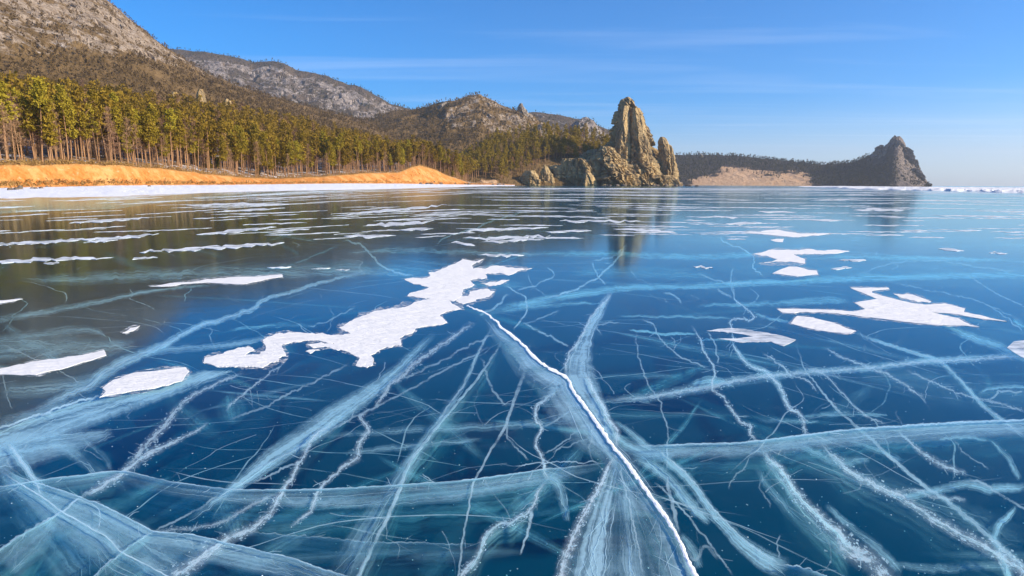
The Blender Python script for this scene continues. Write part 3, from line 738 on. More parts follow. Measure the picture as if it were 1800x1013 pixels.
# hairline cracks too fine to pick apart: one mesh
HV, HF, HE, HS, HU, HSD = [], [], [], [], [], []
def hairline(p, ang, length, w, a, lvl=0):
    n = int(length / 0.06) + 4
    q = Vector(p); base = len(HV)
    for i in range(n):
        ang += random.gauss(0, 0.16)
        wd = w * (1 - 0.8 * i / n)
        dirv = Vector((math.cos(ang), math.sin(ang), 0)); nv = Vector((-dirv.y, dirv.x, 0))
        for e_ in (-1, 0, 1):
            HV.append(q + nv * wd * e_); HE.append(e_); HS.append(a * min(1, (n - i) / 4)); HU.append(i * 0.06); HSD.append(base * 0.01)
        if i:
            b_ = base + 3 * i
            HF.extend([(b_ - 3, b_ - 2, b_ + 1, b_), (b_ - 2, b_ - 1, b_ + 2, b_ + 1)])
        if lvl < 2 and random.random() < 0.035:
            hairline(q, ang + random.choice((-1, 1)) * random.uniform(0.5, 1.2), length * random.uniform(0.25, 0.5), w * 0.7, a * 0.8, lvl + 1)
        q = q + dirv * 0.06
for i in range(190):
    yy = 3.0 * (8.5 ** random.random())
    xx = random.uniform(-0.85, 0.85) * yy
    hairline((xx, yy, -0.0025 - i * 0.00004), random.uniform(0, 6.28), random.uniform(0.4, 1.2) * (0.5 + yy / 10), 0.004 + 0.0007 * yy, random.uniform(0.15, 0.5))
link('hairline_cracks', mesh('hairline_cracks', HV, HF, [M_CR['line']], {'edge': HE, 'str': HS, 'run': HU, 'seed': HSD}, smooth=True), ICE, kind='stuff')

# small trapped bubbles frozen in the near ice, far too many to count
NB = 900
yy = 2.3 * (3.2 ** RNG.random(NB)); xx = RNG.uniform(-0.85, 0.85, NB) * yy; zz = -RNG.uniform(0.02, 0.5, NB); rr = RNG.uniform(0.0015, 0.005, NB)
oct_ = np.array([(1, 0, 0), (0, 1, 0), (-1, 0, 0), (0, -1, 0), (0, 0, .4), (0, 0, -.4)])
of = np.array([(0, 1, 4), (1, 2, 4), (2, 3, 4), (3, 0, 4), (1, 0, 5), (2, 1, 5), (3, 2, 5), (0, 3, 5)])
BV = (np.stack([xx, yy, zz], 1)[:, None] + oct_[None] * rr[:, None, None]).reshape(-1, 3)
BF = (of[None] + (np.arange(NB) * 6)[:, None, None]).reshape(-1, 3)
link('trapped_bubbles', mesh('trapped_bubbles', BV, BF, [M_RIDGE], smooth=True), ICE, kind='stuff')

# ---------------------------------------------------------------- snow patches on the ice
def ragged(pts, rounds=3, amp=0.11, seed=0):
    rd = random.Random(seed)
    P = [tuple(p) for p in pts]
    for r_ in range(rounds):
        Q = []
        for i in range(len(P)):
            a, b = P[i], P[(i + 1) % len(P)]
            L = math.hypot(b[0] - a[0], b[1] - a[1])
            Q.append(a)
            if L > 2.2:
                Q.append(((a[0] + b[0]) / 2 + rd.gauss(0, amp) * L, (a[1] + b[1]) / 2 + rd.gauss(0, amp * 0.45) * min(L, 40)))
        P = Q
    return P
def patch_geom(pts, h):
    W3 = [on_ice(x, y, 0) for x, y in pts]
    n = len(W3)
    tri = tessellate_polygon([[Vector((p.x, p.y, 0)) for p in W3]])
    V = [(p.x, p.y, h) for p in W3] + [(p.x, p.y, -0.001) for p in W3]
    A2 = sum(W3[i].x * W3[(i + 1) % n].y - W3[(i + 1) % n].x * W3[i].y for i in range(n))
    Ft = [tuple(t) for t in tri]
    for i in range(n):
        j = (i + 1) % n
        a, b, c_, d_ = i, j, n + j, n + i
        Ft += [(a, d_, c_), (a, c_, b)] if A2 > 0 else [(a, c_, d_), (a, b, c_)]
    # top faces upwards
    out = []
    for t in Ft[:len(tri)]:
        p, q, r_ = (Vector(V[i]) for i in t)
        out.append(t if (q - p).cross(r_ - p).z > 0 else (t[0], t[2], t[1]))
    return V, out + Ft[len(tri):]
NS = [0]
def snow(pts, label, group=None, rounds=4, amp=0.13, h=0.0025, mat=None, name='snow_patch'):
    NS[0] += 1
    V, Ft = patch_geom(ragged(pts, rounds, amp, NS[0]), h + 0.00005 * NS[0])
    o = link(name, mesh(name, V, Ft, [mat or M_SNOW]), label=label, category='snow patch')
    if group: o['group'] = group
    if mat is None and len(pts) > 4:
        cxm = sum(p[0] for p in pts) / len(pts); nP = len(pts)
        A2 = sum(pts[i][0] * pts[(i + 1) % nP][1] - pts[(i + 1) % nP][0] * pts[i][1] for i in range(nP))
        sg = 1 if A2 > 0 else -1; ex = []
        for i in range(nP):
            x0, y0 = pts[i - 1]; x1, y1 = pts[(i + 1) % nP]; l_ = math.hypot(x1 - x0, y1 - y0) + 1e-6
            ex.append((pts[i][0] + sg * (y1 - y0) / l_ * 5.5, pts[i][1] - sg * (x1 - x0) / l_ * 2.2))
        V, Ft = patch_geom(ragged(ex, rounds, amp * 1.3, NS[0] + 50), 0.0012)
        link('snow_fringe', mesh('snow_fringe', V, Ft, [M_FRINGE]), o)
    return o
def streak_pts(x0, y0, x1, y1, th, seed):
    rd = random.Random(seed); n = max(6, int(abs(x1 - x0) / 9))
    up, dn = [], []
    for i in range(n + 1):
        t = i / n; w = th * (math.sin(math.pi * t) ** 0.6) * rd.uniform(0.35, 1.0)
        x = x0 + (x1 - x0) * t; y = y0 + (y1 - y0) * t + rd.gauss(0, th * 0.15)
        up.append((x + rd.uniform(-3, 3), y - w * 0.5)); dn.append((x + rd.uniform(-3, 3), y + w * 0.5 + 0.15))
    return up + dn[::-1]
def streak(x0, y0, x1, y1, th, label, group=None):
    NS[0] += 1
    V, Ft = patch_geom(streak_pts(x0, y0, x1, y1, th, NS[0]), 0.005 + 0.00005 * NS[0])
    o = link('snow_streak', mesh('snow_streak', V, Ft, [M_FROST]), label=label, category='snow streak')
    if group: o['group'] = group
snow([(812,457),(849,456),(843,461),(830,466),(832,473),(860,469.5),(900,470.6),(935,472),(912,476),(883,481),(852,481.5),(856,490),(826,493),(834,501),(814,509),(813,519),(799,529),(789,529),(812,544),(774,553),(786,567),(731,577),(725,586),(702,596),(705,607),(673,613),(651,625),(656,642),(645,647),(625,643),(633,630),(616,622),(599,616),(579,612),(588,605),(559,599),(536,599),(513,602),(495,607),(503,625),(490,636),(456,647),(430,646),(393,645),(357,639),(361,629),(393,622),(439,610),(447,615),(430,625),(450,625),(467,610),(462,599),(485,587),(516,585),(559,587),(588,590),(616,587),(596,576),(630,559),(688,542),(736,530),(756,526),(716,521),(754,506),(711,491),(756,486),(754,479),(786,470),(800,464)],
     'large sprawling white snow patch beside the start of the raised main crack', h=0.0035)
snow([(802,530),(826,513),(843,509),(870,513),(860,522),(837,530),(814,535)], 'leaf-shaped snow patch tucked beside the largest snow patch')
snow([(849,499),(860,496),(895,493),(883,499),(860,503)], 'small pointed snow sliver beside the largest snow patch')
snow([(540,606),(565,602),(588,606),(575,611),(550,612)], 'tiny snow fragment under the arched arm of the largest snow patch', rounds=2)
snow([(537,618),(555,615),(563,616),(545,622)], 'tiniest snow fleck below the arched arm of the largest snow patch', rounds=2)
snow([(180,683),(200,668),(240,655),(326,646),(333,653),(320,670),(272,683),(215,692),(175,699),(186,689)], 'blunt oblong snow patch lying along the broad milky ice band', rounds=2, amp=0.06)
snow([(-70,662),(0,649),(57,636),(97,632),(183,616),(187,625),(129,643),(63,660),(0,658),(-70,676)], 'long tapering snow tongue over the olive forest reflection', rounds=2, amp=0.06)
snow([(215,586),(229,577),(246,573),(238,580),(220,586)], 'small slanting snow dab between the olive reflection and blue ice', rounds=2, amp=0.06)
snow([(263,504),(315,497),(364,491),(401,488),(460,486),(496,483),(497,487),(459,494),(427,500),(404,499),(364,497),(310,502)], 'long thin snow strip with a thick end on grey frosted ice', rounds=2, amp=0.05)
snow([(-40,530),(0,529),(40,526),(23,530),(0,533),(-40,536)], 'short narrow snow strip within the dark olive reflection', rounds=2, amp=0.05)
snow([(1494,506),(1561,506),(1563,508),(1533,511),(1533,515),(1552,521),(1580,528),(1601,533),(1625,536),(1661,534),(1696,543),(1694,549),(1732,557),(1770,566),(1736,562),(1684,553),(1637,549),(1684,560),(1706,572),(1722,575),(1661,572),(1613,569),(1566,563),(1518,558),(1490,553),(1447,550),(1405,549),(1396,551),(1375,550),(1366,544),(1400,543.5),(1450,545),(1500,548),(1521,544),(1502,533),(1542,526),(1523,518)],
     'wide branching snow patch with long pointed arms on the blue ice', rounds=2, amp=0.03, h=0.0035)
snow([(1390,569),(1401,556),(1424,558),(1471,570),(1504,582),(1495,587),(1459,584),(1424,578),(1400,572)], 'smooth oval snow lobe just below the pointed arm of the branching patch', rounds=2, amp=0.04)
snow([(1571,517),(1594,517),(1637,531),(1613,531),(1585,524)], 'slim snow sliver just above the branching patch', rounds=2, amp=0.08)
snow([(1242,582),(1261,579),(1309,579),(1351,586),(1399,598),(1377,609),(1356,601),(1297,602),(1261,596),(1325,592),(1285,585)], 'thin greyish film of frost crossed by a jagged crack', amp=0.05, h=0.003, mat=M_FROST, name='frost_patch')
snow([(1770,612),(1782,601),(1800,599),(1850,596),(1850,640),(1800,630),(1785,622)], 'rounded pale frost lobe where a broad milky band ends', amp=0.05, h=0.003, mat=M_FROST, name='frost_patch')
snow([(1324,447),(1358,439),(1421,438),(1493,442),(1441,447),(1395,447),(1415,456),(1415,464),(1334,463),(1368,456)], 'jagged snow patch with a long thin arm below the rock towers', amp=0.07)
snow([(1358,481),(1388,469),(1435,476),(1438,483),(1401,486)], 'plump oval snow patch just below a jagged snow patch', rounds=2, amp=0.05)
snow([(1300,409),(1368,404),(1401,410),(1462,411),(1401,417),(1374,415)], 'flat ragged snow patch with a thin tail in the pale reflection', amp=0.05)
snow([(1354,422),(1378,420),(1376,426)], 'tiny triangular snow dab between two ragged snow patches', rounds=2, amp=0.05)
GS = 'thin snow streaks on the far ice'
LS = 'thin flat snow streak lying on the mirror-like far ice'
for s_ in [(842,449,919,449,6),(815,419,966,416,7),(848,425,956,421,5),(795,425,835,433,7),(640,397,762,390,7),(821,406,962,400,6),(607,415,694,415,6),(986,389,1127,389,5),(1080,402,1187,409,6),(600,378,788,360,5),
           (-60,434,218,417,6),(-60,462,198,453,7),(245,444,497,427,8),(346,414,487,399,6),(74,464,104,462,4),(148,427,278,411,6),(231,455,275,453,4),(325,361,510,358,5),(1274,394,1337,392,6),(1254,380,1301,384,5),
           (1650,438,1693,440,5),(1737,444,1770,446,4),(1462,473,1495,471,6),(1475,458,1525,458,4),(1220,470,1254,472,5),(1421,387,1475,388,4),(1583,405,1630,406,4),(470,471,510,470,3),(548,473,580,472,2.5),(590,475,612,475,2.5),
           (960,408,1040,406,4),(700,405,760,402,5),(380,372,500,366,4),(120,392,260,384,5),(1500,368,1590,370,5),(1330,372,1400,374,4)]:
    streak(*s_, LS, GS)
# the mass of wind-blown streaks further out, one object
SV, SF = [], []
rd = random.Random(5)
for i in range(400):
    y = 331 + 90 * (rd.random() ** 2.0)
    x = rd.uniform(-80, 1880)
    if y < hor(x) + 6: y = hor(x) + rd.uniform(6, 14)
    dpx = y - hor(x)
    L = rd.uniform(25, 130) * (0.5 + 6 / dpx ** 0.5); th = rd.uniform(0.4, 1.5) * (0.3 + dpx / 60)
    sl = (-0.055 if x < 800 else 0.01) * rd.uniform(0.4, 1.2)
    p0, p1 = streak_pts(x - L / 2, y - sl * L / 2, x + L / 2, y + sl * L / 2, th, i), None
    if min(q[1] - hor(q[0]) for q in p0) < 3.2: continue
    V, Ft = patch_geom(p0, 0.003 + 0.000004 * i)
    b_ = len(SV); SV += V; SF += [tuple(b_ + j for j in t) for t in Ft]
link('wind_blown_snow', mesh('wind_blown_snow', SV, SF, [M_FROST]), kind='stuff', label='wind-blown snow streaks scattered over the distant ice', category='snow')

# snow hummocks along the horizon on the right
nu, nv = 260, 40
cc = np.linspace(1395, 2150, nu); YY = np.linspace(0, 1, nv)
C2, T2 = np.meshgrid(cc, YY)
C2, T2 = C2.ravel(), T2.ravel()
Yn = itp(C2, [(1395, 620), (1500, 300), (1640, 215), (1800, 160), (2150, 120)]); Yfar = np.minimum(Yn * 3 + 250, 1250)
Yv = Yn + (Yfar - Yn) * T2 ** 1.6 + 14 * fbm(np.stack([C2 * .05, T2 * 4, C2 * 0], 1), 3, 5)
Xv = np.array([az(c_) for c_ in cc])[np.tile(np.arange(nu), nv)] * Yv
h_ = 0.22 + 0.85 * np.clip(ridged(np.stack([Xv * .035, Yv * .016, Xv * 0], 1), 4, 9) - 0.52, 0, 1) * 2.0
edge = np.clip(np.minimum(T2 * 12, (1 - T2) * 8), 0, 1) * np.clip((C2 - 1395) / 70, 0, 1)
zv = -0.1 + h_ * edge + 0.1 * edge
link('snow_hummocks', mesh('snow_hummocks', np.stack([Xv, Yv, zv], 1), grid_faces(nu, nv), [M_SNOW]), kind='structure', label='rough white snow hummocks along the frozen horizon', category='snow')

# ---------------------------------------------------------------- shore with sand bank and forest floor
E_ = [(-400, 38), (0, 57), (200, 70), (400, 104), (600, 150), (700, 190), (800, 275), (905, 470)]
FT = [(-400, 95), (0, 140), (200, 178), (400, 235), (600, 320), (700, 380), (800, 455), (905, 560)]
FTP = [(-400, 336), (0, 330), (200, 326), (400, 325), (600, 322.5), (700, 323), (800, 324.5), (905, 325.5)]
TOP = [(-400, 284), (0, 291), (150, 290), (230, 293), (300, 299), (400, 310), (480, 315), (560, 311), (600, 308), (640, 305), (700, 304), (722, 296), (738, 291), (765, 299), (790, 310), (825, 322), (905, 324)]
RUN = [(-400, 3), (0, 3.5), (250, 5), (400, 9), (560, 12), (700, 18), (738, 26), (800, 16), (905, 8)]
FLR = [(-400, 40), (0, 36), (200, 36), (400, 35), (520, 31), (640, 24), (760, 13), (830, 5), (905, 3)]      # forest floor height at the rear
cols = np.linspace(-380, 905, 640)
AZ = np.array([az(c_) for c_ in cols])
rowsT = np.r_[np.linspace(-0.25, 1, 12), np.linspace(1.05, 2, 18), np.linspace(2.03, 3, 30), np.linspace(3.1, 4, 8)]
def shore_yz(c_, t):
    c_ = np.asarray(c_, float); t = np.asarray(t, float)
    e, f_ = itp(c_, E_), itp(c_, FT)
    zf = EYE - (itp(c_, FTP) - (323 + (c_ - 900) * ROLL)) / F * f_
    tp = f_ + itp(c_, RUN)
    zt = EYE - (itp(c_, TOP) - (323 + (c_ - 900) * ROLL)) / F * tp
    zt = zt + 0.35 * fbm(np.stack([c_ * .05, c_ * 0, c_ * 0], -1).reshape(-1, 3), 4, 3).reshape(np.shape(c_))
    fl = itp(c_, FLR); yr = tp + 190
    Y = np.where(t < 1, e + (f_ - e) * np.maximum(t, -0.3), np.where(t < 2, f_ + (tp - f_) * (t - 1), np.where(t < 3, tp + 190 * (t - 2), yr + 350 * (t - 3))))
    s_ = np.clip(t - 1, 0, 1)
    zb = zf + (zt - zf) * np.where(s_ < .12, s_ * 1.2, 0.144 + (s_ - .12) * (0.856 / .88))
    g = np.clip(t - 2, 0, 1)
    zfl = zt + (fl - zt) * (0.25 * g + 0.75 * g ** 1.35)
    Z = np.where(t < 1, -0.02 + (zf + 0.02 + 0.1) * np.clip(t, 0, 1) ** 0.75 - 0.6 * np.clip(-t, 0, 1), np.where(t < 2, zb, np.where(t < 3, zfl, fl + 26 * np.clip(t - 3, 0, 1))))
    return Y, Z
Cg, Tg = np.meshgrid(cols, rowsT)
Yg, Zg = shore_yz(Cg.ravel(), Tg.ravel())
Xg = np.tile(AZ, len(rowsT)) * Yg
tg = Tg.ravel()
pn = np.stack([Xg, Yg, Zg], 1)
bankw = np.clip(1 - np.abs(tg - 1.5) / 0.6, 0, 1)
rill = fbm(pn * np.array([0.30, 0.30, 0.04]), 5, 21, 0.6) * 1.5
Yg = Yg + bankw * rill * (0.6 + itp(Cg.ravel(), RUN) * 0.12)
Xg = Xg + bankw * rill * 0.5
Zg = Zg + np.where(tg > 2, 1, 0.25) * np.clip(tg * 2, 0, 1) * 0.28 * fbm(pn * 0.12, 4, 8) + np.where(tg < 1, 0.10 * np.clip(tg * 4, 0, 1) * fbm(pn * 0.3, 4, 31), 0)
zone = np.where(tg < 1, tg * 0.42, np.where(tg < 2, 0.55 + (tg - 1) * 0.75 + 0.1, 1.45 + np.clip((tg - 2) * 8, 0, 0.55)))
zone = zone - np.where(tg > 1.999, 0.12 * 0, 0)
link('shore', mesh('shore', np.stack([Xg, Yg, Zg], 1), grid_faces(len(cols), len(rowsT)), [M_SHORE], {'zone': zone}), kind='structure',
     label='snowy beach below an orange sand bank with forest floor above', category='shore')

# ---------------------------------------------------------------- mountains and ridges
def ridge(name, crest, foot, c0, c1, n_s, n_t, mat, amp, freq, seed, label, back=400, shape=0.95, rockf=None, sandf=None, zfoot=-3.0, crest_amp=0.4, kind='structure', ridgew=0.6):
    """crest: (px, py, Y) skyline; foot: (px, Y[, z])."""
    cs = np.linspace(c0, c1, n_s); A_ = np.array([az(c_) for c_ in cs])
    cp = np.array(crest, float); ft = np.array(foot, float)
    cy_ = np.interp(cs, cp[:, 0], cp[:, 1]); cY = np.interp(cs, cp[:, 0], cp[:, 2]); fY = np.interp(cs, ft[:, 0], ft[:, 1])
    fz = np.interp(cs, ft[:, 0], ft[:, 2]) if ft.shape[1] > 2 else np.full(n_s, zfoot)
    cz = np.array([zat(a, b, c_) for a, b, c_ in zip(cs, cy_, cY)])
    ts = np.r_[np.linspace(0, 1, n_t), 1 + np.linspace(0.06, 1, 10)]
    T, C_ = np.meshgrid(ts, np.arange(n_s), indexing='ij'); T, C_ = T.ravel(), C_.ravel()
    tf = np.clip(T, 0, 1); tb = np.clip(T - 1, 0, 1)
    Y = fY[C_] + (cY[C_] - fY[C_]) * tf + back * tb
    Z = fz[C_] + (cz[C_] - fz[C_]) * tf ** shape - (cz[C_] - fz[C_] + 5) * tb ** 1.2
    X = A_[C_] * Y
    p = np.stack([X, Y, Z], 1) * freq
    msk = np.clip(tf * 6, 0, 1) * np.where(T > 0.985, crest_amp, 1.0 - (1 - crest_amp) * np.clip((tf - 0.8) / 0.2, 0, 1))
    rn = ridged(p * np.array([1, 1, 0.6]), 5, seed) - 0.62
    vn = voro(p * 2.2, seed + 40); bl = (vn[2] - 0.5) * 0.6 + (vn[1] - vn[0]) * 0.4 - 0.15
    rk = np.clip(rockf(cs[C_], tf, X, Y, Z) if rockf else 0.4 + T * 0, 0, 1) + 0.45 * fbm(p * 1.3, 5, seed + 3, 0.65)
    dsp = ridgew * rn * 1.6 + (1 - ridgew) * 0.8 * fbm(p * 0.8, 4, seed + 7) + bl * np.clip(rk, 0, 1) * 0.7
    Z = Z + amp * dsp * msk
    Y = Y - amp * 0.9 * bl * np.clip(rk, 0, 1) * msk
    sa = np.clip(sandf(cs[C_], tf, X, Y, Z), 0, 1) if sandf else T * 0
    V = np.stack([X, Y, Z], 1)
    o = link(name, mesh(name, V, grid_faces(n_s, len(ts)), [mat], {'rock': rk, 'sand': sa}), kind=kind, label=label, category='mountain' if 'mountain' in name or 'ridge' in name else 'hill')
    return dict(V=V, n_s=n_s, n_t=n_t, cs=cs, rk=rk, sa=sa, o=o)

M1 = ridge('mountain', [(-500, -200, 1100), (-250, -260, 1080), (-60, -190, 1050), (100, -80, 1030), (160, -40, 1010), (215, 0, 1000), (232, 14, 1000), (250, 32, 995), (275, 52, 990), (300, 76, 985), (330, 98, 980), (370, 126, 980), (420, 150, 990), (480, 170, 1010), (560, 192, 1050), (640, 212, 1120), (720, 232, 1200), (800, 262, 1250)],
           [(-500, 300, 28), (0, 360, 36), (300, 420, 38), (500, 520, 32), (640, 600, 24), (800, 700, 8)], -480, 800, 520, 150, M_MTN, 15, 0.018, 3,
           'grey rocky mountain slope with sparse brown woods above the pine forest', back=500, shape=0.92,
           rockf=lambda c_, t, X, Y, Z: 0.58 * np.clip((t - itp(c_, [(-480, .02), (0, .05), (200, .15), (300, .36), (360, .58), (420, 1.0)])) / 0.14, 0, 1) * np.where(t > 0.9, np.clip(1 - (t - 0.9) * 4 * np.clip((c_ - 200) / 60, 0, 1), 0, 1), 1))
M2 = ridge('far_ridge', [(250, 84, 2150), (330, 87, 2150), (380, 92, 2120), (420, 100, 2100), (455, 110, 2100), (490, 108, 2080), (510, 113, 2050), (530, 124, 2050), (580, 133, 2020), (620, 148, 2000), (640, 153, 1990), (665, 168, 1980), (690, 184, 1970), (715, 191, 1960), (760, 205, 1960), (830, 250, 1960)],
           [(250, 1350, 60), (830, 1450, 20)], 250, 830, 380, 90, M_RIDGE2, 26, 0.012, 13, 'distant bluish ridge with pale cliff bands behind the first mountain', back=700,
           rockf=lambda c_, t, X, Y, Z: 0.50 * np.clip((t - 0.35) / 0.2, 0, 1) * np.clip((0.97 - t) / 0.08, 0, 1))
M3 = ridge('wooded_hill', [(560, 240, 1250), (640, 214, 1250), (690, 195, 1230), (740, 191, 1200), (770, 184, 1150), (787, 179, 1100), (800, 176, 1100), (822, 170, 1100), (842, 165, 1100), (856, 172, 1100), (880, 184, 1090), (905, 192, 1080), (930, 200, 1080), (945, 214, 1080), (970, 226, 1080), (1010, 236, 1090), (1070, 248, 1100), (1150, 300, 1100)],
           [(560, 620, 12), (800, 720, 10), (1150, 820, 10)], 560, 1150, 380, 110, M_MTN, 17, 0.02, 23, 'brown wooded hill with pale crags rising behind the pine shore', back=300,
           rockf=lambda c_, t, X, Y, Z: 0.47 * np.clip((t - 0.35) / 0.2, 0, 1) * np.clip((c_ - 755) / 40, 0, 1))
M4 = ridge('low_far_ridge', [(880, 205, 1800), (935, 197, 1800), (980, 203, 1800), (1015, 209, 1780), (1050, 222, 1750), (1090, 240, 1750), (1140, 290, 1750)],
           [(880, 1300, 30), (1140, 1400, 20)], 880, 1140, 160, 50, M_RIDGE2, 12, 0.02, 33, 'low far brown ridge between the crag and the rock towers', back=400, rockf=lambda c_, t, X, Y, Z: 0.25 + 0 * t)
M5 = ridge('blue_knoll', [(985, 236, 1350), (1000, 222, 1330), (1015, 210, 1320), (1028, 206, 1320), (1040, 213, 1320), (1052, 226, 1320), (1066, 238, 1330), (1100, 250, 1330)],
           [(985, 1150, 40), (1100, 1200, 40)], 985, 1100, 130, 60, M_RIDGE2, 16, 0.03, 43, 'rocky bluish knoll peeping over the pines beside the rock towers', back=150, rockf=lambda c_, t, X, Y, Z: 0.8 + 0 * t)
M6 = ridge('rock_hill', [(770, 318, 560), (800, 308, 640), (830, 280, 680), (860, 262, 690), (900, 249, 700), (950, 242, 700), (1000, 244, 700), (1040, 250, 700), (1075, 262, 690), (1100, 280, 680), (1150, 302, 660), (1200, 322, 640)],
           [(770, 520), (900, 570), (1000, 590), (1100, 612), (1200, 622)], 770, 1200, 330, 90, M_MTN, 5.5, 0.05, 53, 'steep pine covered hill behind the lakeside rock towers', back=150, shape=0.8,
           rockf=lambda c_, t, X, Y, Z: 0.15 + 0.5 * np.clip((c_ - 1020) / 50, 0, 1), sandf=lambda c_, t, X, Y, Z: 0.62 * np.clip((900 - c_) / 30, 0, 1) * np.clip((0.22 - t) / 0.1, 0, 1) + 0.45 * np.clip(1 - np.abs(t - 0.35) / 0.15, 0, 1) * np.clip((c_ - 890) / 30, 0, 1))
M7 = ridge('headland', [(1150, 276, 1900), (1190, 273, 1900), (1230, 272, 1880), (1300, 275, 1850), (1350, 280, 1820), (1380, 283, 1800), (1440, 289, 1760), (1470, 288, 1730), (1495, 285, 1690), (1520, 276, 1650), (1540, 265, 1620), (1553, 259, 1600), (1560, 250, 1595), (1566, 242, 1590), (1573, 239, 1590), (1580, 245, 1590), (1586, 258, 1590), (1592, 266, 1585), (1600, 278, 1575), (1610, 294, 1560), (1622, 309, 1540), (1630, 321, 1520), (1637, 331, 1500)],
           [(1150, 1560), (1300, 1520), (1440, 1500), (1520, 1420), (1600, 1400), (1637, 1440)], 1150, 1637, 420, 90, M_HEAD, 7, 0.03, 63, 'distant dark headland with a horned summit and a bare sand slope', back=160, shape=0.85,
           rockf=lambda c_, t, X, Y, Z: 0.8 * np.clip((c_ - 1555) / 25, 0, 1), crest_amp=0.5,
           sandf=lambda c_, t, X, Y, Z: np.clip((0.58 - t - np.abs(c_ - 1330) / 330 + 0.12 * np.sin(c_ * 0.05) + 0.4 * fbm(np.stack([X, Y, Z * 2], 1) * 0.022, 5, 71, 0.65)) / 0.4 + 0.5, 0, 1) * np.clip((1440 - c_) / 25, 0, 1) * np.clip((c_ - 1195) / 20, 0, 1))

# ---------------------------------------------------------------- rock towers
def crag(name, prof, Yc_, seed, parent, mat, e=0.0, dfac=0.75, amp=1.0, nu=150, nv=130, tilt=0.25, **props):
    """closed rock body: prof rows (py, left px, right px) from top to foot; e shifts its front arete sideways."""
    pr = np.array(prof, float)
    t = np.linspace(0, 1, nv) ** 0.9
    rows = np.r_[0, np.cumsum(np.abs(np.diff(pr[:, 0])))]; rows /= rows[-1]
    py = np.interp(t, rows, pr[:, 0]); xl = np.interp(t, rows, pr[:, 1]); xr = np.interp(t, rows, pr[:, 2])
    wq = np.stack([t * 14, t * 0 + seed, t * 0], 1); wd_ = (xr - xl) * 0.10
    xl = xl + wd_ * fbm(wq, 4, seed + 60, 0.7); xr = xr + wd_ * fbm(wq + 40, 4, seed + 61, 0.7)
    L = np.array([at(a, b, Yc_) for a, b in zip(xl, py)]); R = np.array([at(a, b, Yc_) for a, b in zip(xr, py)])
    cx = (L[:, 0] + R[:, 0]) / 2; hw = (R[:, 0] - L[:, 0]) / 2; zz_ = (L[:, 2] + R[:, 2]) / 2
    th = np.linspace(0, 2 * math.pi, nu, endpoint=False)
    # section: left (-1,0), front (e,-1), right (1,0), back (0,1); slightly rounded
    key = np.array([(1, 0), (0.15, 0.9), (-0.9, 0.25), (-1, 0), (e, -1.0), (1, 0)], float)
    kt = np.array([0, 0.25, 0.45, 0.5, 0.75, 1.0]) * 2 * math.pi
    sx = np.interp(th, kt, key[:, 0]); sy = np.interp(th, kt, key[:, 1])
    rd_ = np.stack([np.cos(th), np.sin(th)], 1)
    sx = 0.9 * sx + 0.1 * rd_[:, 0]; sy = 0.9 * sy + 0.1 * rd_[:, 1]
    depth = np.maximum(hw * dfac, 0.3)
    X = cx[:, None] + hw[:, None] * sx[None]; Y = Yc_ + depth[:, None] * sy[None]; Z = np.repeat(zz_[:, None], nu, 1)
    # stay grounded: lean front faces back a little
    P = np.stack([X.ravel(), Y.ravel(), Z.ravel()], 1)
    sc = 0.09
    q = P.copy(); q[:, 0] += q[:, 2] * tilt
    rn = ridged(q * np.array([sc * 1.5, sc * 1.5, sc * 0.35]), 4, seed)
    v1 = voro(q * np.array([0.22, 0.22, 0.065]), seed + 5); v2 = voro(q * np.array([0.45, 0.45, 0.28]), seed + 9)
    v0 = voro(q * np.array([0.105, 0.105, 0.020]), seed + 15)
    d = (rn - 0.68) * 3.5 + facet(v0) * 6.0 + facet(v1) * 2.6 + facet(v2) * 1.5 + fbm(P * 0.35, 4, seed + 2) * 0.8 - np.clip(0.10 - (v0[1] - v0[0]), 0, 1) * 22
    lim = np.clip(np.repeat(hw[:, None], nu, 1).ravel() / 9.0, 0.22, 1.0)
    nrm = np.stack([np.tile(rd_[:, 0], nv), np.tile(rd_[:, 1], nv)], 1)
    P[:, 0] += nrm[:, 0] * d * amp * lim * 0.8; P[:, 1] += nrm[:, 1] * d * amp * lim * 1.3
    P[:, 2] += fbm(P * 0.3, 3, seed + 4) * 0.9 * amp * lim
    if parent is not None: P = P - np.array(parent.location)
    Fq = grid_faces(nu, nv, True)
    top = len(P); P = np.vstack([P, P[:nu].mean(0) + np.array([0, 0, 0.4 * amp])])
    cap = np.array([(top, top, (i + 1) % nu, i) for i in range(nu)])
    Ft = np.vstack([Fq[:, [0, 1, 2]], Fq[:, [0, 2, 3]], np.stack([cap[:, 0], cap[:, 2], cap[:, 3]], 1)])[:, ::-1]
    return link(name, mesh(name, P, Ft, [mat]), parent, **props)
RT = link('rock_towers', None, label='tall jagged ochre rock towers standing at the edge of the ice', category='rock')
RT.location = at(1085, 326, 630)
crag('main_spire', [(171, 1101, 1106), (175, 1096, 1113), (180, 1093, 1118), (190, 1089, 1122), (205, 1085, 1130), (220, 1079, 1134), (235, 1075, 1140), (250, 1073, 1147), (262, 1060, 1156), (280, 1050, 1168), (300, 1046, 1182), (315, 1048, 1188), (336, 1045, 1194)], 632, 101, RT, M_ROCK, 0.0, 0.75, 0.95, 220, 200)
crag('rib', [(186, 1095, 1104), (200, 1090, 1106), (225, 1086, 1106), (250, 1083, 1108), (275, 1080, 1112), (300, 1076, 1118)], 618, 141, RT, M_ROCK, -0.5, 0.8, 0.5, 90, 110, 0.0)
crag('rib', [(190, 1112, 1124), (205, 1112, 1130), (230, 1112, 1136), (255, 1114, 1142), (285, 1116, 1154), (320, 1120, 1172)], 617, 145, RT, M_ROCK, -0.55, 0.8, 0.6, 90, 110, 0.2)
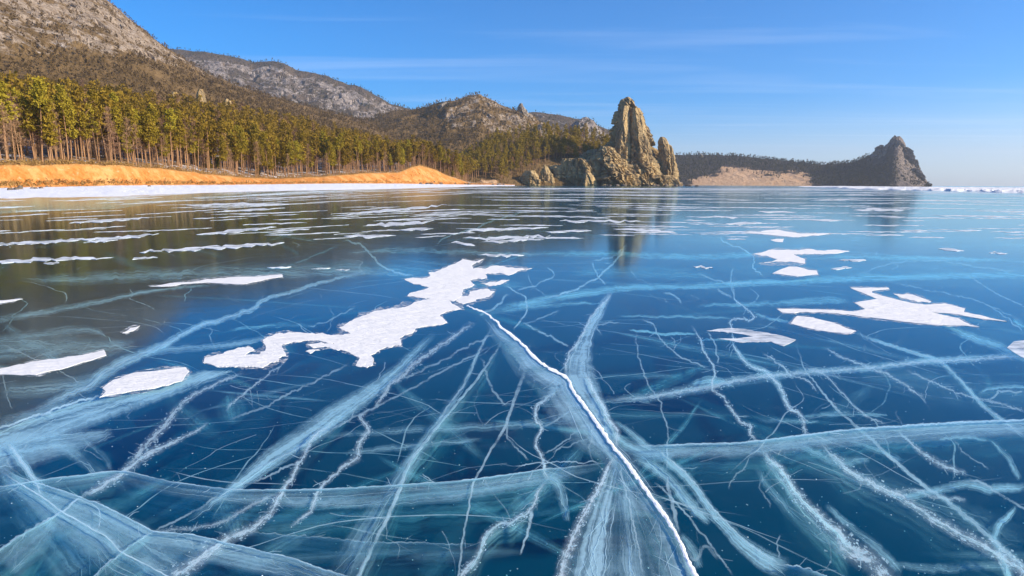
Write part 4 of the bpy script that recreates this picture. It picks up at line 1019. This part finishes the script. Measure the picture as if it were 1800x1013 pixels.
crag('side_tower', [(241, 1160, 1168), (246, 1156, 1173), (256, 1155, 1178), (270, 1156, 1183), (285, 1158, 1187), (305, 1162, 1191), (336, 1165, 1196)], 622, 111, RT, M_ROCK, -0.2, 0.8, 0.55, 120, 120, 0.1)
crag('buttress', [(258, 1056, 1072), (266, 1048, 1084), (280, 1036, 1096), (296, 1026, 1110), (310, 1018, 1124), (338, 1010, 1142)], 606, 121, RT, M_ROCK, 0.12, 0.9, 0.7, 180, 140, 0.35)
crag('dark_cliff', [(279, 986, 1026), (284, 980, 1034), (295, 975, 1040), (308, 972, 1046), (338, 968, 1052)], 603, 131, RT, M_ROCK, 0.72, 0.7, 0.5, 150, 120, 0.05)
crag('foot_block', [(304, 1029, 1038), (312, 1025, 1043), (322, 1022, 1047), (338, 1018, 1050)], 588, 151, RT, M_ROCK, -0.6, 0.7, 0.35, 80, 60)
crag('pinnacle', [(290, 956, 960), (297, 953, 965), (308, 949, 970), (320, 946, 975), (338, 942, 980)], 592, 161, RT, M_ROCK, -0.3, 0.7, 0.45, 90, 80, 0.1)
crag('block', [(300, 924, 940), (307, 918, 946), (318, 913, 950), (338, 908, 954)], 586, 171, RT, M_ROCK, 0.3, 0.7, 0.45, 90, 70)
crag('cliff_wall', [(290, 985, 1040), (298, 930, 1046), (306, 916, 1052), (338, 903, 1062)], 614, 197, RT, M_ROCK, 0.5, 0.3, 0.6, 200, 90, 0.05)
crag('saddle', [(262, 1128, 1150), (272, 1122, 1166), (285, 1115, 1176), (300, 1105, 1186), (336, 1092, 1197)], 634, 195, RT, M_ROCK, -0.1, 0.6, 0.8, 150, 110, 0.3)
crag('skirt', [(308, 1150, 1178), (316, 1135, 1190), (325, 1120, 1198), (338, 1105, 1206)], 612, 181, RT, M_ROCK, -0.3, 0.45, 0.6, 160, 70)
crag('shoulder', [(263, 1036, 1056), (270, 1024, 1070), (280, 1008, 1080), (292, 996, 1090), (320, 985, 1100)], 640, 191, RT, M_ROCK, 0.2, 0.6, 0.6, 130, 90)
HO = M7['o']
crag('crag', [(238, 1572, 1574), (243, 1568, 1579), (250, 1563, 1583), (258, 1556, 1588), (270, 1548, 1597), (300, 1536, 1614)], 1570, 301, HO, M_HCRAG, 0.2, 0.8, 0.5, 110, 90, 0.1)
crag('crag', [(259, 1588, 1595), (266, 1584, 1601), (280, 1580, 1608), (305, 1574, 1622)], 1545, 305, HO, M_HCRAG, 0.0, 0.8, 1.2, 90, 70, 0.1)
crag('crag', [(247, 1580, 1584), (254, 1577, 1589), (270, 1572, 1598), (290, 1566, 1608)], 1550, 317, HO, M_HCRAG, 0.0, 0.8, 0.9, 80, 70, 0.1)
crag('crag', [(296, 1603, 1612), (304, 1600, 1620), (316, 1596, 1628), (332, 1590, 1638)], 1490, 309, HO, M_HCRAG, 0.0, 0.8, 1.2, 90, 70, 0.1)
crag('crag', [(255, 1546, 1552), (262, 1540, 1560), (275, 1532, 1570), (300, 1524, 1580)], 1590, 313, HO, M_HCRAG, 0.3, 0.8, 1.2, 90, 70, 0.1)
def single_crag(name, label, prof, Yc_, seed, mat, **kw):
    return crag(name, prof, Yc_, seed, None, mat, label=label, category='rock', **kw)
single_crag('crag', 'sharp leaning crag on the crest of the brown hill', [(182, 914, 918), (188, 911, 921), (198, 908, 927), (212, 904, 936), (245, 898, 950)], 1045, 201, M_CRAG, e=-0.3, amp=0.9, nu=90, nv=80)
single_crag('crag', 'broad crag with a shadowed left wall on the brown hill', [(178, 782, 789), (186, 775, 795), (200, 768, 802), (220, 764, 812), (245, 762, 822)], 1075, 211, M_CRAG, e=0.1, amp=1.1, nu=110, nv=90)
single_crag('crag', 'small crag among the pines on the hill beside the rock towers', [(219, 947, 952), (226, 943, 957), (236, 939, 964), (256, 934, 972)], 690, 221, M_CRAG, e=-0.2, amp=0.4, nu=70, nv=60)
single_crag('crag', 'pale outcrop above the treetops of the shore forest', [(157, 349, 356), (164, 346, 359), (180, 343, 363)], 450, 231, M_ROCK, e=-0.2, amp=0.3, nu=60, nv=50)
single_crag('crag', 'low pale outcrop beside the taller one above the forest', [(162, 303, 311), (168, 300, 315), (182, 298, 318)], 440, 241, M_ROCK, e=-0.2, amp=0.3, nu=60, nv=50)
single_crag('crag', 'squat pale outcrop half hidden by the forest treetops', [(174, 395, 403), (182, 392, 406), (196, 390, 408)], 450, 246, M_ROCK, e=-0.2, amp=0.3, nu=60, nv=50)
single_crag('crag', 'short stump of rock on the wooded rim of the far headland', [(271, 1227, 1233), (278, 1224, 1236), (292, 1220, 1238)], 1840, 251, M_CRAG, e=-0.3, amp=0.6, nu=60, nv=50)

# ---------------------------------------------------------------- trees
def cards(centers, size, n_each, spread, rng, flat=0.0, aspect=0.6):
    """leaf clumps: n_each small quads around every centre"""
    C_ = np.repeat(centers, n_each, 0); N = len(C_)
    o = rng.normal(size=(N, 3)) * spread; o[:, 2] *= 0.6
    a = rng.normal(size=(N, 3)); a /= np.linalg.norm(a, axis=1)[:, None]
    b = rng.normal(size=(N, 3)); b -= (a * b).sum(1)[:, None] * a; b /= np.linalg.norm(b, axis=1)[:, None]
    s_ = size * rng.uniform(0.55, 1.3, N)[:, None]
    a, b = a * s_, b * s_ * aspect
    c_ = C_ + o
    V = np.stack([c_ - a - b, c_ + a - b * 0.6, c_ + a * 0.8 + b, c_ - a * 0.7 + b], 1).reshape(-1, 3)
    Fq = np.arange(N * 4).reshape(N, 4)
    tint = np.repeat(np.clip(np.repeat(rng.random(len(centers)), n_each) * 0.6 + rng.random(N) * 0.4, 0, 1), 4)
    return V, Fq, tint
def tube(path, radii, sides=6):
    P = np.array(path, float); n = len(P)
    th = np.linspace(0, 2 * math.pi, sides, endpoint=False)
    T = np.gradient(P, axis=0); T /= np.linalg.norm(T, axis=1)[:, None] + 1e-9
    ref = np.where(np.abs(T[:, 2:3]) > 0.8, np.array([[1.0, 0, 0]]), np.array([[0, 0, 1.0]]))
    u = np.cross(T, ref); u /= np.linalg.norm(u, axis=1)[:, None]; v = np.cross(T, u)
    V = P[:, None] + (u[:, None] * np.cos(th)[None, :, None] + v[:, None] * np.sin(th)[None, :, None]) * np.array(radii)[:, None, None]
    return V.reshape(-1, 3), grid_faces(sides, n, True)
def joinm(parts):
    Vs, Fs, b_ = [], [], 0
    for V, Fq in parts:
        Vs.append(V); Fs.append(Fq + b_); b_ += len(V)
    return np.vstack(Vs), np.vstack(Fs)
def pine(seed, H, c0, spread, clumps, bare=False, n_each=22, size=0.27):
    """trunk + limbs, crown of needle clumps from height fraction c0 up"""
    rng = np.random.default_rng(seed)
    bend = rng.normal(0, 0.012 * H, 2)
    zt = np.linspace(-0.8, H * 0.97, 9); f_ = zt / H
    path = np.stack([bend[0] * f_ ** 2 * 1.5 + 0.05 * np.sin(f_ * 9 + seed), bend[1] * f_ ** 2 * 1.5, zt], 1)
    rad = 0.165 * (H / 18) * (1 - 0.9 * np.clip(f_, 0, 1)) + 0.02
    parts = [tube(path, rad, 7)]
    cen = []
    for i in range(clumps):
        f2 = c0 + (1 - c0) * (i + rng.random()) / clumps
        k_ = (f2 - c0) / (1 - c0)
        R = spread * (math.sin(math.pi * min(1, 0.22 + 0.78 * k_) ** 0.8) ** 0.8 + 0.12) * rng.uniform(0.45, 1.1)
        a = rng.random() * 6.283
        base = np.array([np.interp(f2 * H, zt, path[:, 0]), np.interp(f2 * H, zt, path[:, 1]), f2 * H - 0.25 * R])
        tip = base + np.array([math.cos(a) * R, math.sin(a) * R, 0.22 * R + rng.normal(0, 0.15)])
        if i % 2 == 0 or bare: parts.append(tube(np.stack([base, base * .45 + tip * .55 + [0, 0, .06], tip]), [0.05, 0.032, 0.014], 4))
        cen.append(tip); cen.append(base * 0.45 + tip * 0.55)
    for j in range(7):                       # dead lower branch stubs
        f2 = rng.uniform(min(0.18, c0 * 0.5), c0); a = rng.random() * 6.283; R = rng.uniform(0.4, 1.5)
        base = np.array([np.interp(f2 * H, zt, path[:, 0]), np.interp(f2 * H, zt, path[:, 1]), f2 * H])
        parts.append(tube(np.stack([base, base + [math.cos(a) * R * .6, math.sin(a) * R * .6, 0.1], base + [math.cos(a) * R, math.sin(a) * R, -0.05]]), [0.03, 0.02, 0.008], 3))
    V, Fq = joinm(parts)
    if bare: Vc, Fc, t_ = cards(np.array(cen), 0.42, n_each, 0.38, rng, aspect=0.07)
    else: Vc, Fc, t_ = cards(np.array(cen), size, n_each, 0.46, rng)
    return (V, Fq), (Vc, Fc, t_)

VAR = []
def variant(seed, H, c0, sp, cl, lab, cat, bare=False, wt=1.0, n_each=22):
    (V, Fq), (Vc, Fc, t_) = pine(seed, H, c0, sp, cl, bare, n_each)
    VAR.append(dict(trunk=mesh('trunk', V, Fq, [M_BARK], smooth=True), crown=mesh('crown', Vc, Fc, [M_TWIG if bare else M_PINE], {'tint': t_}), lab=lab, cat=cat, wt=wt, bare=bare, H=H))
variant(1, 19, 0.52, 2.0, 34, 'tall pine with a full green crown on the upper half, on the sandy bank edge', 'pine tree', wt=1.5)
variant(2, 17, 0.40, 1.9, 38, 'pine with deep green foliage reaching below mid trunk, on the sandy bank edge', 'pine tree', wt=1.4)
variant(3, 20, 0.66, 1.8, 24, 'slender pine with bare orange trunk and foliage only near its top', 'pine tree', wt=1.3)
variant(4, 15, 0.30, 1.6, 38, 'narrow pine clothed in foliage along most of its trunk', 'pine tree', wt=1.0)
variant(5, 18, 0.45, 2.2, 40, 'broad crowned pine with heavy spreading limbs', 'pine tree', wt=1.1)
variant(6, 16, 0.34, 1.5, 40, 'leafless brown larch with fine twigs among the green pines', 'larch tree', True, 1.2, 9)
variant(7, 14, 0.25, 1.3, 36, 'short leafless reddish larch at the front of the forest', 'larch tree', True, 0.8, 9)
variant(8, 5.5, 0.12, 1.3, 22, 'young bushy pine sapling under the taller trees', 'pine tree', wt=0.35)
rt = random.Random(99)
wts = [v['wt'] for v in VAR]
PTS = []                                     # (column, t, Y, Z)
def stand(n, t0, t1, c0, c1):
    tries = 0; got = 0
    while got < n and tries < n * 30:
        tries += 1
        # even density on the ground: more columns per metre where the shore recedes
        c_ = c0 + (c1 - c0) * rt.random()
        Yq = float(itp(c_, FT))
        if rt.random() > (Yq / 560) ** 1.0 * 1.0 + 0.22: continue
        t = 2 + t0 + (t1 - t0) * rt.random()
        Yy, Zz = shore_yz(np.array([c_]), np.array([t])); Yy, Zz = float(Yy[0]), float(Zz[0])
        X_ = az(c_) * Yy
        if any((X_ - q[0]) ** 2 + (Yy - q[1]) ** 2 < 1.2 for q in PTS[-260:]): continue
        PTS.append((X_, Yy, Zz, c_, t)); got += 1
stand(300, 0.012, 0.20, -60, 815)
first = {}
for i, (X_, Yy, Zz, c_, t) in enumerate(PTS):
    vi = rt.choices(range(len(VAR)), wts)[0]; v = VAR[vi]
    root = link('pine_tree' if not v['bare'] else 'larch_tree', None, label=v['lab'], category=v['cat'], group=v['cat'] + 's: ' + v['lab'].split(',')[0][:48])
    s_ = rt.choice((rt.uniform(0.62, 0.9), rt.uniform(0.8, 1.05), rt.uniform(0.85, 1.05)))
    root.location = (X_, Yy, Zz); root.rotation_euler = (rt.gauss(0, 0.035), rt.gauss(0, 0.035), rt.uniform(0, 6.28)); root.scale = (s_, s_, s_ * rt.uniform(0.92, 1.08))
    link('trunk', v['trunk'], root); link('crown', v['crown'], root)

# the mass of the forest behind: one mesh of simpler trees
def low_tree(seed, bare=False):
    rng = np.random.default_rng(seed)
    H = rng.uniform(14, 19); c0 = rng.uniform(0.35, 0.55)
    zt = np.array([-1, H * .5, H * .95]); V, Fq = tube(np.stack([zt * 0, zt * 0, zt], 1), [0.2, 0.14, 0.03], 4)
    n = 26; f2 = c0 + (1 - c0) * (np.arange(n) + rng.random(n)) / n; k_ = (f2 - c0) / (1 - c0)
    R = rng.uniform(1.5, 2.1) * (np.sin(math.pi * np.minimum(1, .22 + .78 * k_) ** .8) ** .8 + .15) * rng.uniform(.4, 1.05, n); a = rng.random(n) * 6.283
    cen = np.stack([np.cos(a) * R, np.sin(a) * R, f2 * H], 1)
    Vc, Fc, t_ = cards(cen, 0.42 if not bare else 0.6, 9, 0.55, rng, aspect=0.6 if not bare else 0.09)
    return np.vstack([V, Vc]), np.vstack([Fq, Fc + len(V)]), np.r_[np.zeros(len(V)), t_], np.r_[np.zeros(len(Fq), int), np.full(len(Fc), 2 if bare else 1)]
LOW = [low_tree(300 + i, i >= 6) for i in range(8)]
def forest(name, pts, label, mats, scale=(0.75, 1.15), bare_share=0.16, seed=1):
    rng = np.random.default_rng(seed); Vs, Fs, Ts, Ms, b_ = [], [], [], [], 0
    for p in pts:
        V, Fq, t_, m_ = LOW[rng.integers(6, 8) if rng.random() < bare_share else rng.integers(0, 6)]
        a = rng.random() * 6.283; s_ = rng.uniform(*scale); c_, n_ = math.cos(a) * s_, math.sin(a) * s_
        W_ = np.stack([V[:, 0] * c_ - V[:, 1] * n_, V[:, 0] * n_ + V[:, 1] * c_, V[:, 2] * s_ * rng.uniform(.9, 1.1)], 1) + np.array(p[:3])
        Vs.append(W_); Fs.append(Fq + b_); Ts.append(np.clip(t_ * 0.7 + rng.uniform(0, .4), 0, 1)); Ms.append(m_); b_ += len(V)
    return link(name, mesh(name, np.vstack(Vs), np.vstack(Fs), mats, {'tint': np.concatenate(Ts)}, np.concatenate(Ms)), kind='stuff', label=label, category='forest')
PTS_F = PTS; PTS = []
stand(1950, 0.06, 1.12, -60, 825)
forest('shore_forest', PTS, 'dense mass of green pines rising behind the front row', [M_BARK, M_PINE, M_TWIG])

def sample(M, n, seed, cond=None):
    """random points on a ridge mesh's front slope"""
    rng = np.random.default_rng(seed); ns, ntt = M['n_s'], M['n_t']
    i = rng.random(n) * (ns - 1.001); j = rng.random(n) * (ntt - 1.001)
    i0, j0 = i.astype(int), j.astype(int); fi, fj = (i - i0)[:, None], (j - j0)[:, None]
    V = M['V']; idx = j0 * ns + i0
    P = V[idx] * (1 - fi) * (1 - fj) + V[idx + 1] * fi * (1 - fj) + V[idx + ns] * (1 - fi) * fj + V[idx + ns + 1] * fi * fj
    keep = np.ones(n, bool) if cond is None else cond(M['cs'][i0], j / (ntt - 1), M['rk'][idx], M['sa'][idx], rng)
    return P[keep]
hp = sample(M6, 1350, 5, lambda c_, t, rk, sa, rng: (c_ < 1082) & (sa < 0.5) & (t > 0.06 + 0.34 * np.clip((c_ - 905) / 60, 0, 1)) & ((c_ < 1066) | (t < 0.97)))
forest('hill_forest', hp, 'pine wood covering the hill beside the rock towers', [M_BARK, M_PINE, M_TWIG], (0.7, 1.0), 0.08, 3)

def tufts(name, P, label, mat, h0, h1, n_each, seed, wide=0.28):
    """far trees, each a little spray of leaf faces on a short stem"""
    rng = np.random.default_rng(seed); n = len(P)
    h = rng.uniform(h0, h1, n)
    k_ = rng.random((n, n_each)) ** 0.8
    rad = (wide * h)[:, None] * (1.05 - k_) * rng.uniform(.3, 1.0, (n, n_each)); a = rng.random((n, n_each)) * 6.283
    c_ = np.stack([P[:, 0:1] + np.cos(a) * rad, P[:, 1:2] + np.sin(a) * rad, P[:, 2:3] + h[:, None] * (0.2 + 0.8 * k_)], -1).reshape(-1, 3)
    s_ = np.repeat(h, n_each)[:, None] * 0.16
    d1 = rng.normal(size=c_.shape) * s_; d2 = rng.normal(size=c_.shape) * s_; d3 = rng.normal(size=c_.shape) * s_ + np.array([0, 0, 1]) * s_ * 0.8
    V = np.stack([c_ + d1, c_ + d2, c_ + d3], 1).reshape(-1, 3)
    ti = np.repeat(np.clip(np.repeat(rng.random(n), n_each) * .7 + rng.random(n * n_each) * .3, 0, 1), 3)
    return link(name, mesh(name, V, np.arange(len(V)).reshape(-1, 3), [mat], {'tint': ti}), kind='stuff', label=label, category='forest')
tufts('mountain_wood', sample(M1, 20000, 11, lambda c_, t, rk, sa, rng: (rng.random(len(t)) > np.clip(rk * 1.25, 0, .93)) & (c_ > -60)), 'sparse brown woods on the rocky mountain slope', M_FAR, 2.2, 5.5, 7, 1)
tufts('ridge_wood', sample(M2, 6500, 12, lambda c_, t, rk, sa, rng: rng.random(len(t)) > np.clip(rk * 1.3, 0, .9)), 'dark woods along the distant bluish ridge', M_FARD, 5, 9, 6, 2)
tufts('hill_wood', sample(M3, 9000, 13, lambda c_, t, rk, sa, rng: rng.random(len(t)) > np.clip(rk * 1.2, 0, .85)), 'thin brown woods on the hill with crags', M_FAR, 2.5, 6, 7, 3)
tufts('far_ridge_wood', np.vstack([sample(M4, 900, 14), sample(M5, 260, 15)]), 'dark trees on the low far ridge and knoll', M_FARD, 4, 8, 7, 4)
tufts('headland_wood', sample(M7, 7500, 16, lambda c_, t, rk, sa, rng: (rng.random(len(t)) > np.clip(rk * 1.0, 0, .8)) & (rng.random(len(t)) > sa * 1.06) & (t > 0.02) & ((c_ < 1528) | (t < 0.5))), 'dark woods covering the far headland', M_FARD, 4, 9, 8, 5)

rg_ = np.random.default_rng(77)
gc = rg_.uniform(-60, 850, 5200); gt = np.where(rg_.random(5200) < 0.45, rg_.normal(2.0, 0.015, 5200), np.where(rg_.random(5200) < 0.6, rg_.normal(1.06, 0.05, 5200), rg_.uniform(2.0, 2.25, 5200)))
gY, gZ = shore_yz(gc, gt)
gP = np.stack([np.array([az(c_) for c_ in gc]) * gY, gY, gZ - 0.05], 1)
tufts('bank_grass', gP, 'dry brown grass tufts along the rim and foot of the sand bank', M_GRASS, 0.35, 1.1, 6, 21, 0.45)
# ---------------------------------------------------------------- boulders and bushes
def boulder(x, y, z, r, seed, label, group):
    rng = np.random.default_rng(seed)
    nu_, nv_ = 10, 7
    th = np.linspace(0, 2 * math.pi, nu_, endpoint=False); ph = np.linspace(-0.5 * math.pi, 0.5 * math.pi, nv_)
    T_, P_ = np.meshgrid(th, ph); T_, P_ = T_.ravel(), P_.ravel()
    d = np.stack([np.cos(T_) * np.cos(P_), np.sin(T_) * np.cos(P_), np.sin(P_)], 1)
    rr_ = 1 + 0.35 * fbm(d * 1.7 + seed, 3, seed)
    V = d * rr_[:, None] * np.array([1.2, 0.9, 0.7]) * r
    o = link('boulder', mesh('boulder', V, grid_faces(nu_, nv_, True), [M_BOULD]), label=label, category='boulder', group=group)
    o.location = (x, y, z); o.rotation_euler = (0, 0, rng.random() * 6)
rb = random.Random(4)
for i in range(16):
    c_ = rb.choice([rb.uniform(2, 110), rb.uniform(2, 60), rb.uniform(150, 420)]); t = rb.uniform(0.55, 0.97)
    Y_, Z_ = shore_yz(np.array([c_]), np.array([t]))
    boulder(az(c_) * Y_[0], Y_[0], Z_[0] + 0.05, rb.uniform(0.18, 0.5), 700 + i, 'small dark stone lying on the snowy beach below the sand bank', 'stones on the snowy beach')
for i in range(34):
    c_ = rb.uniform(1062, 1225); Y_ = rb.uniform(572, 590) + (c_ - 1062) * 0.06
    boulder(az(c_) * Y_, Y_, 0.25, rb.uniform(0.7, 2.2), 800 + i, 'dark boulder at the foot of the rock towers by the ice', 'boulders at the foot of the rock towers')
for i in range(14):
    c_ = rb.uniform(735, 905); Y_, Z_ = shore_yz(np.array([c_]), np.array([rb.uniform(0.9, 1.15)]))
    boulder(az(c_) * Y_[0], Y_[0], Z_[0] + 0.2, rb.uniform(0.5, 1.3), 900 + i, 'brown boulder along the foot of the sandy bluff', 'boulders below the sandy bluff')

# ---------------------------------------------------------------- air
k = NT('haze')
pv = k.n('VolumePrincipled')
pv.inputs['Color'].default_value = rgb(0.80, 0.88, 1.0)
pv.inputs['Density'].default_value = 0.00009
pv.inputs['Anisotropy'].default_value = 0.2
M_HAZE = k.done(None, pv.outputs[0])
link('haze', box_mesh('haze', -9500, 9500, -120, 11600, -4.0 - 4, 620, M_HAZE), kind='stuff', label='thin blue air haze over the lake and mountains', category='haze')
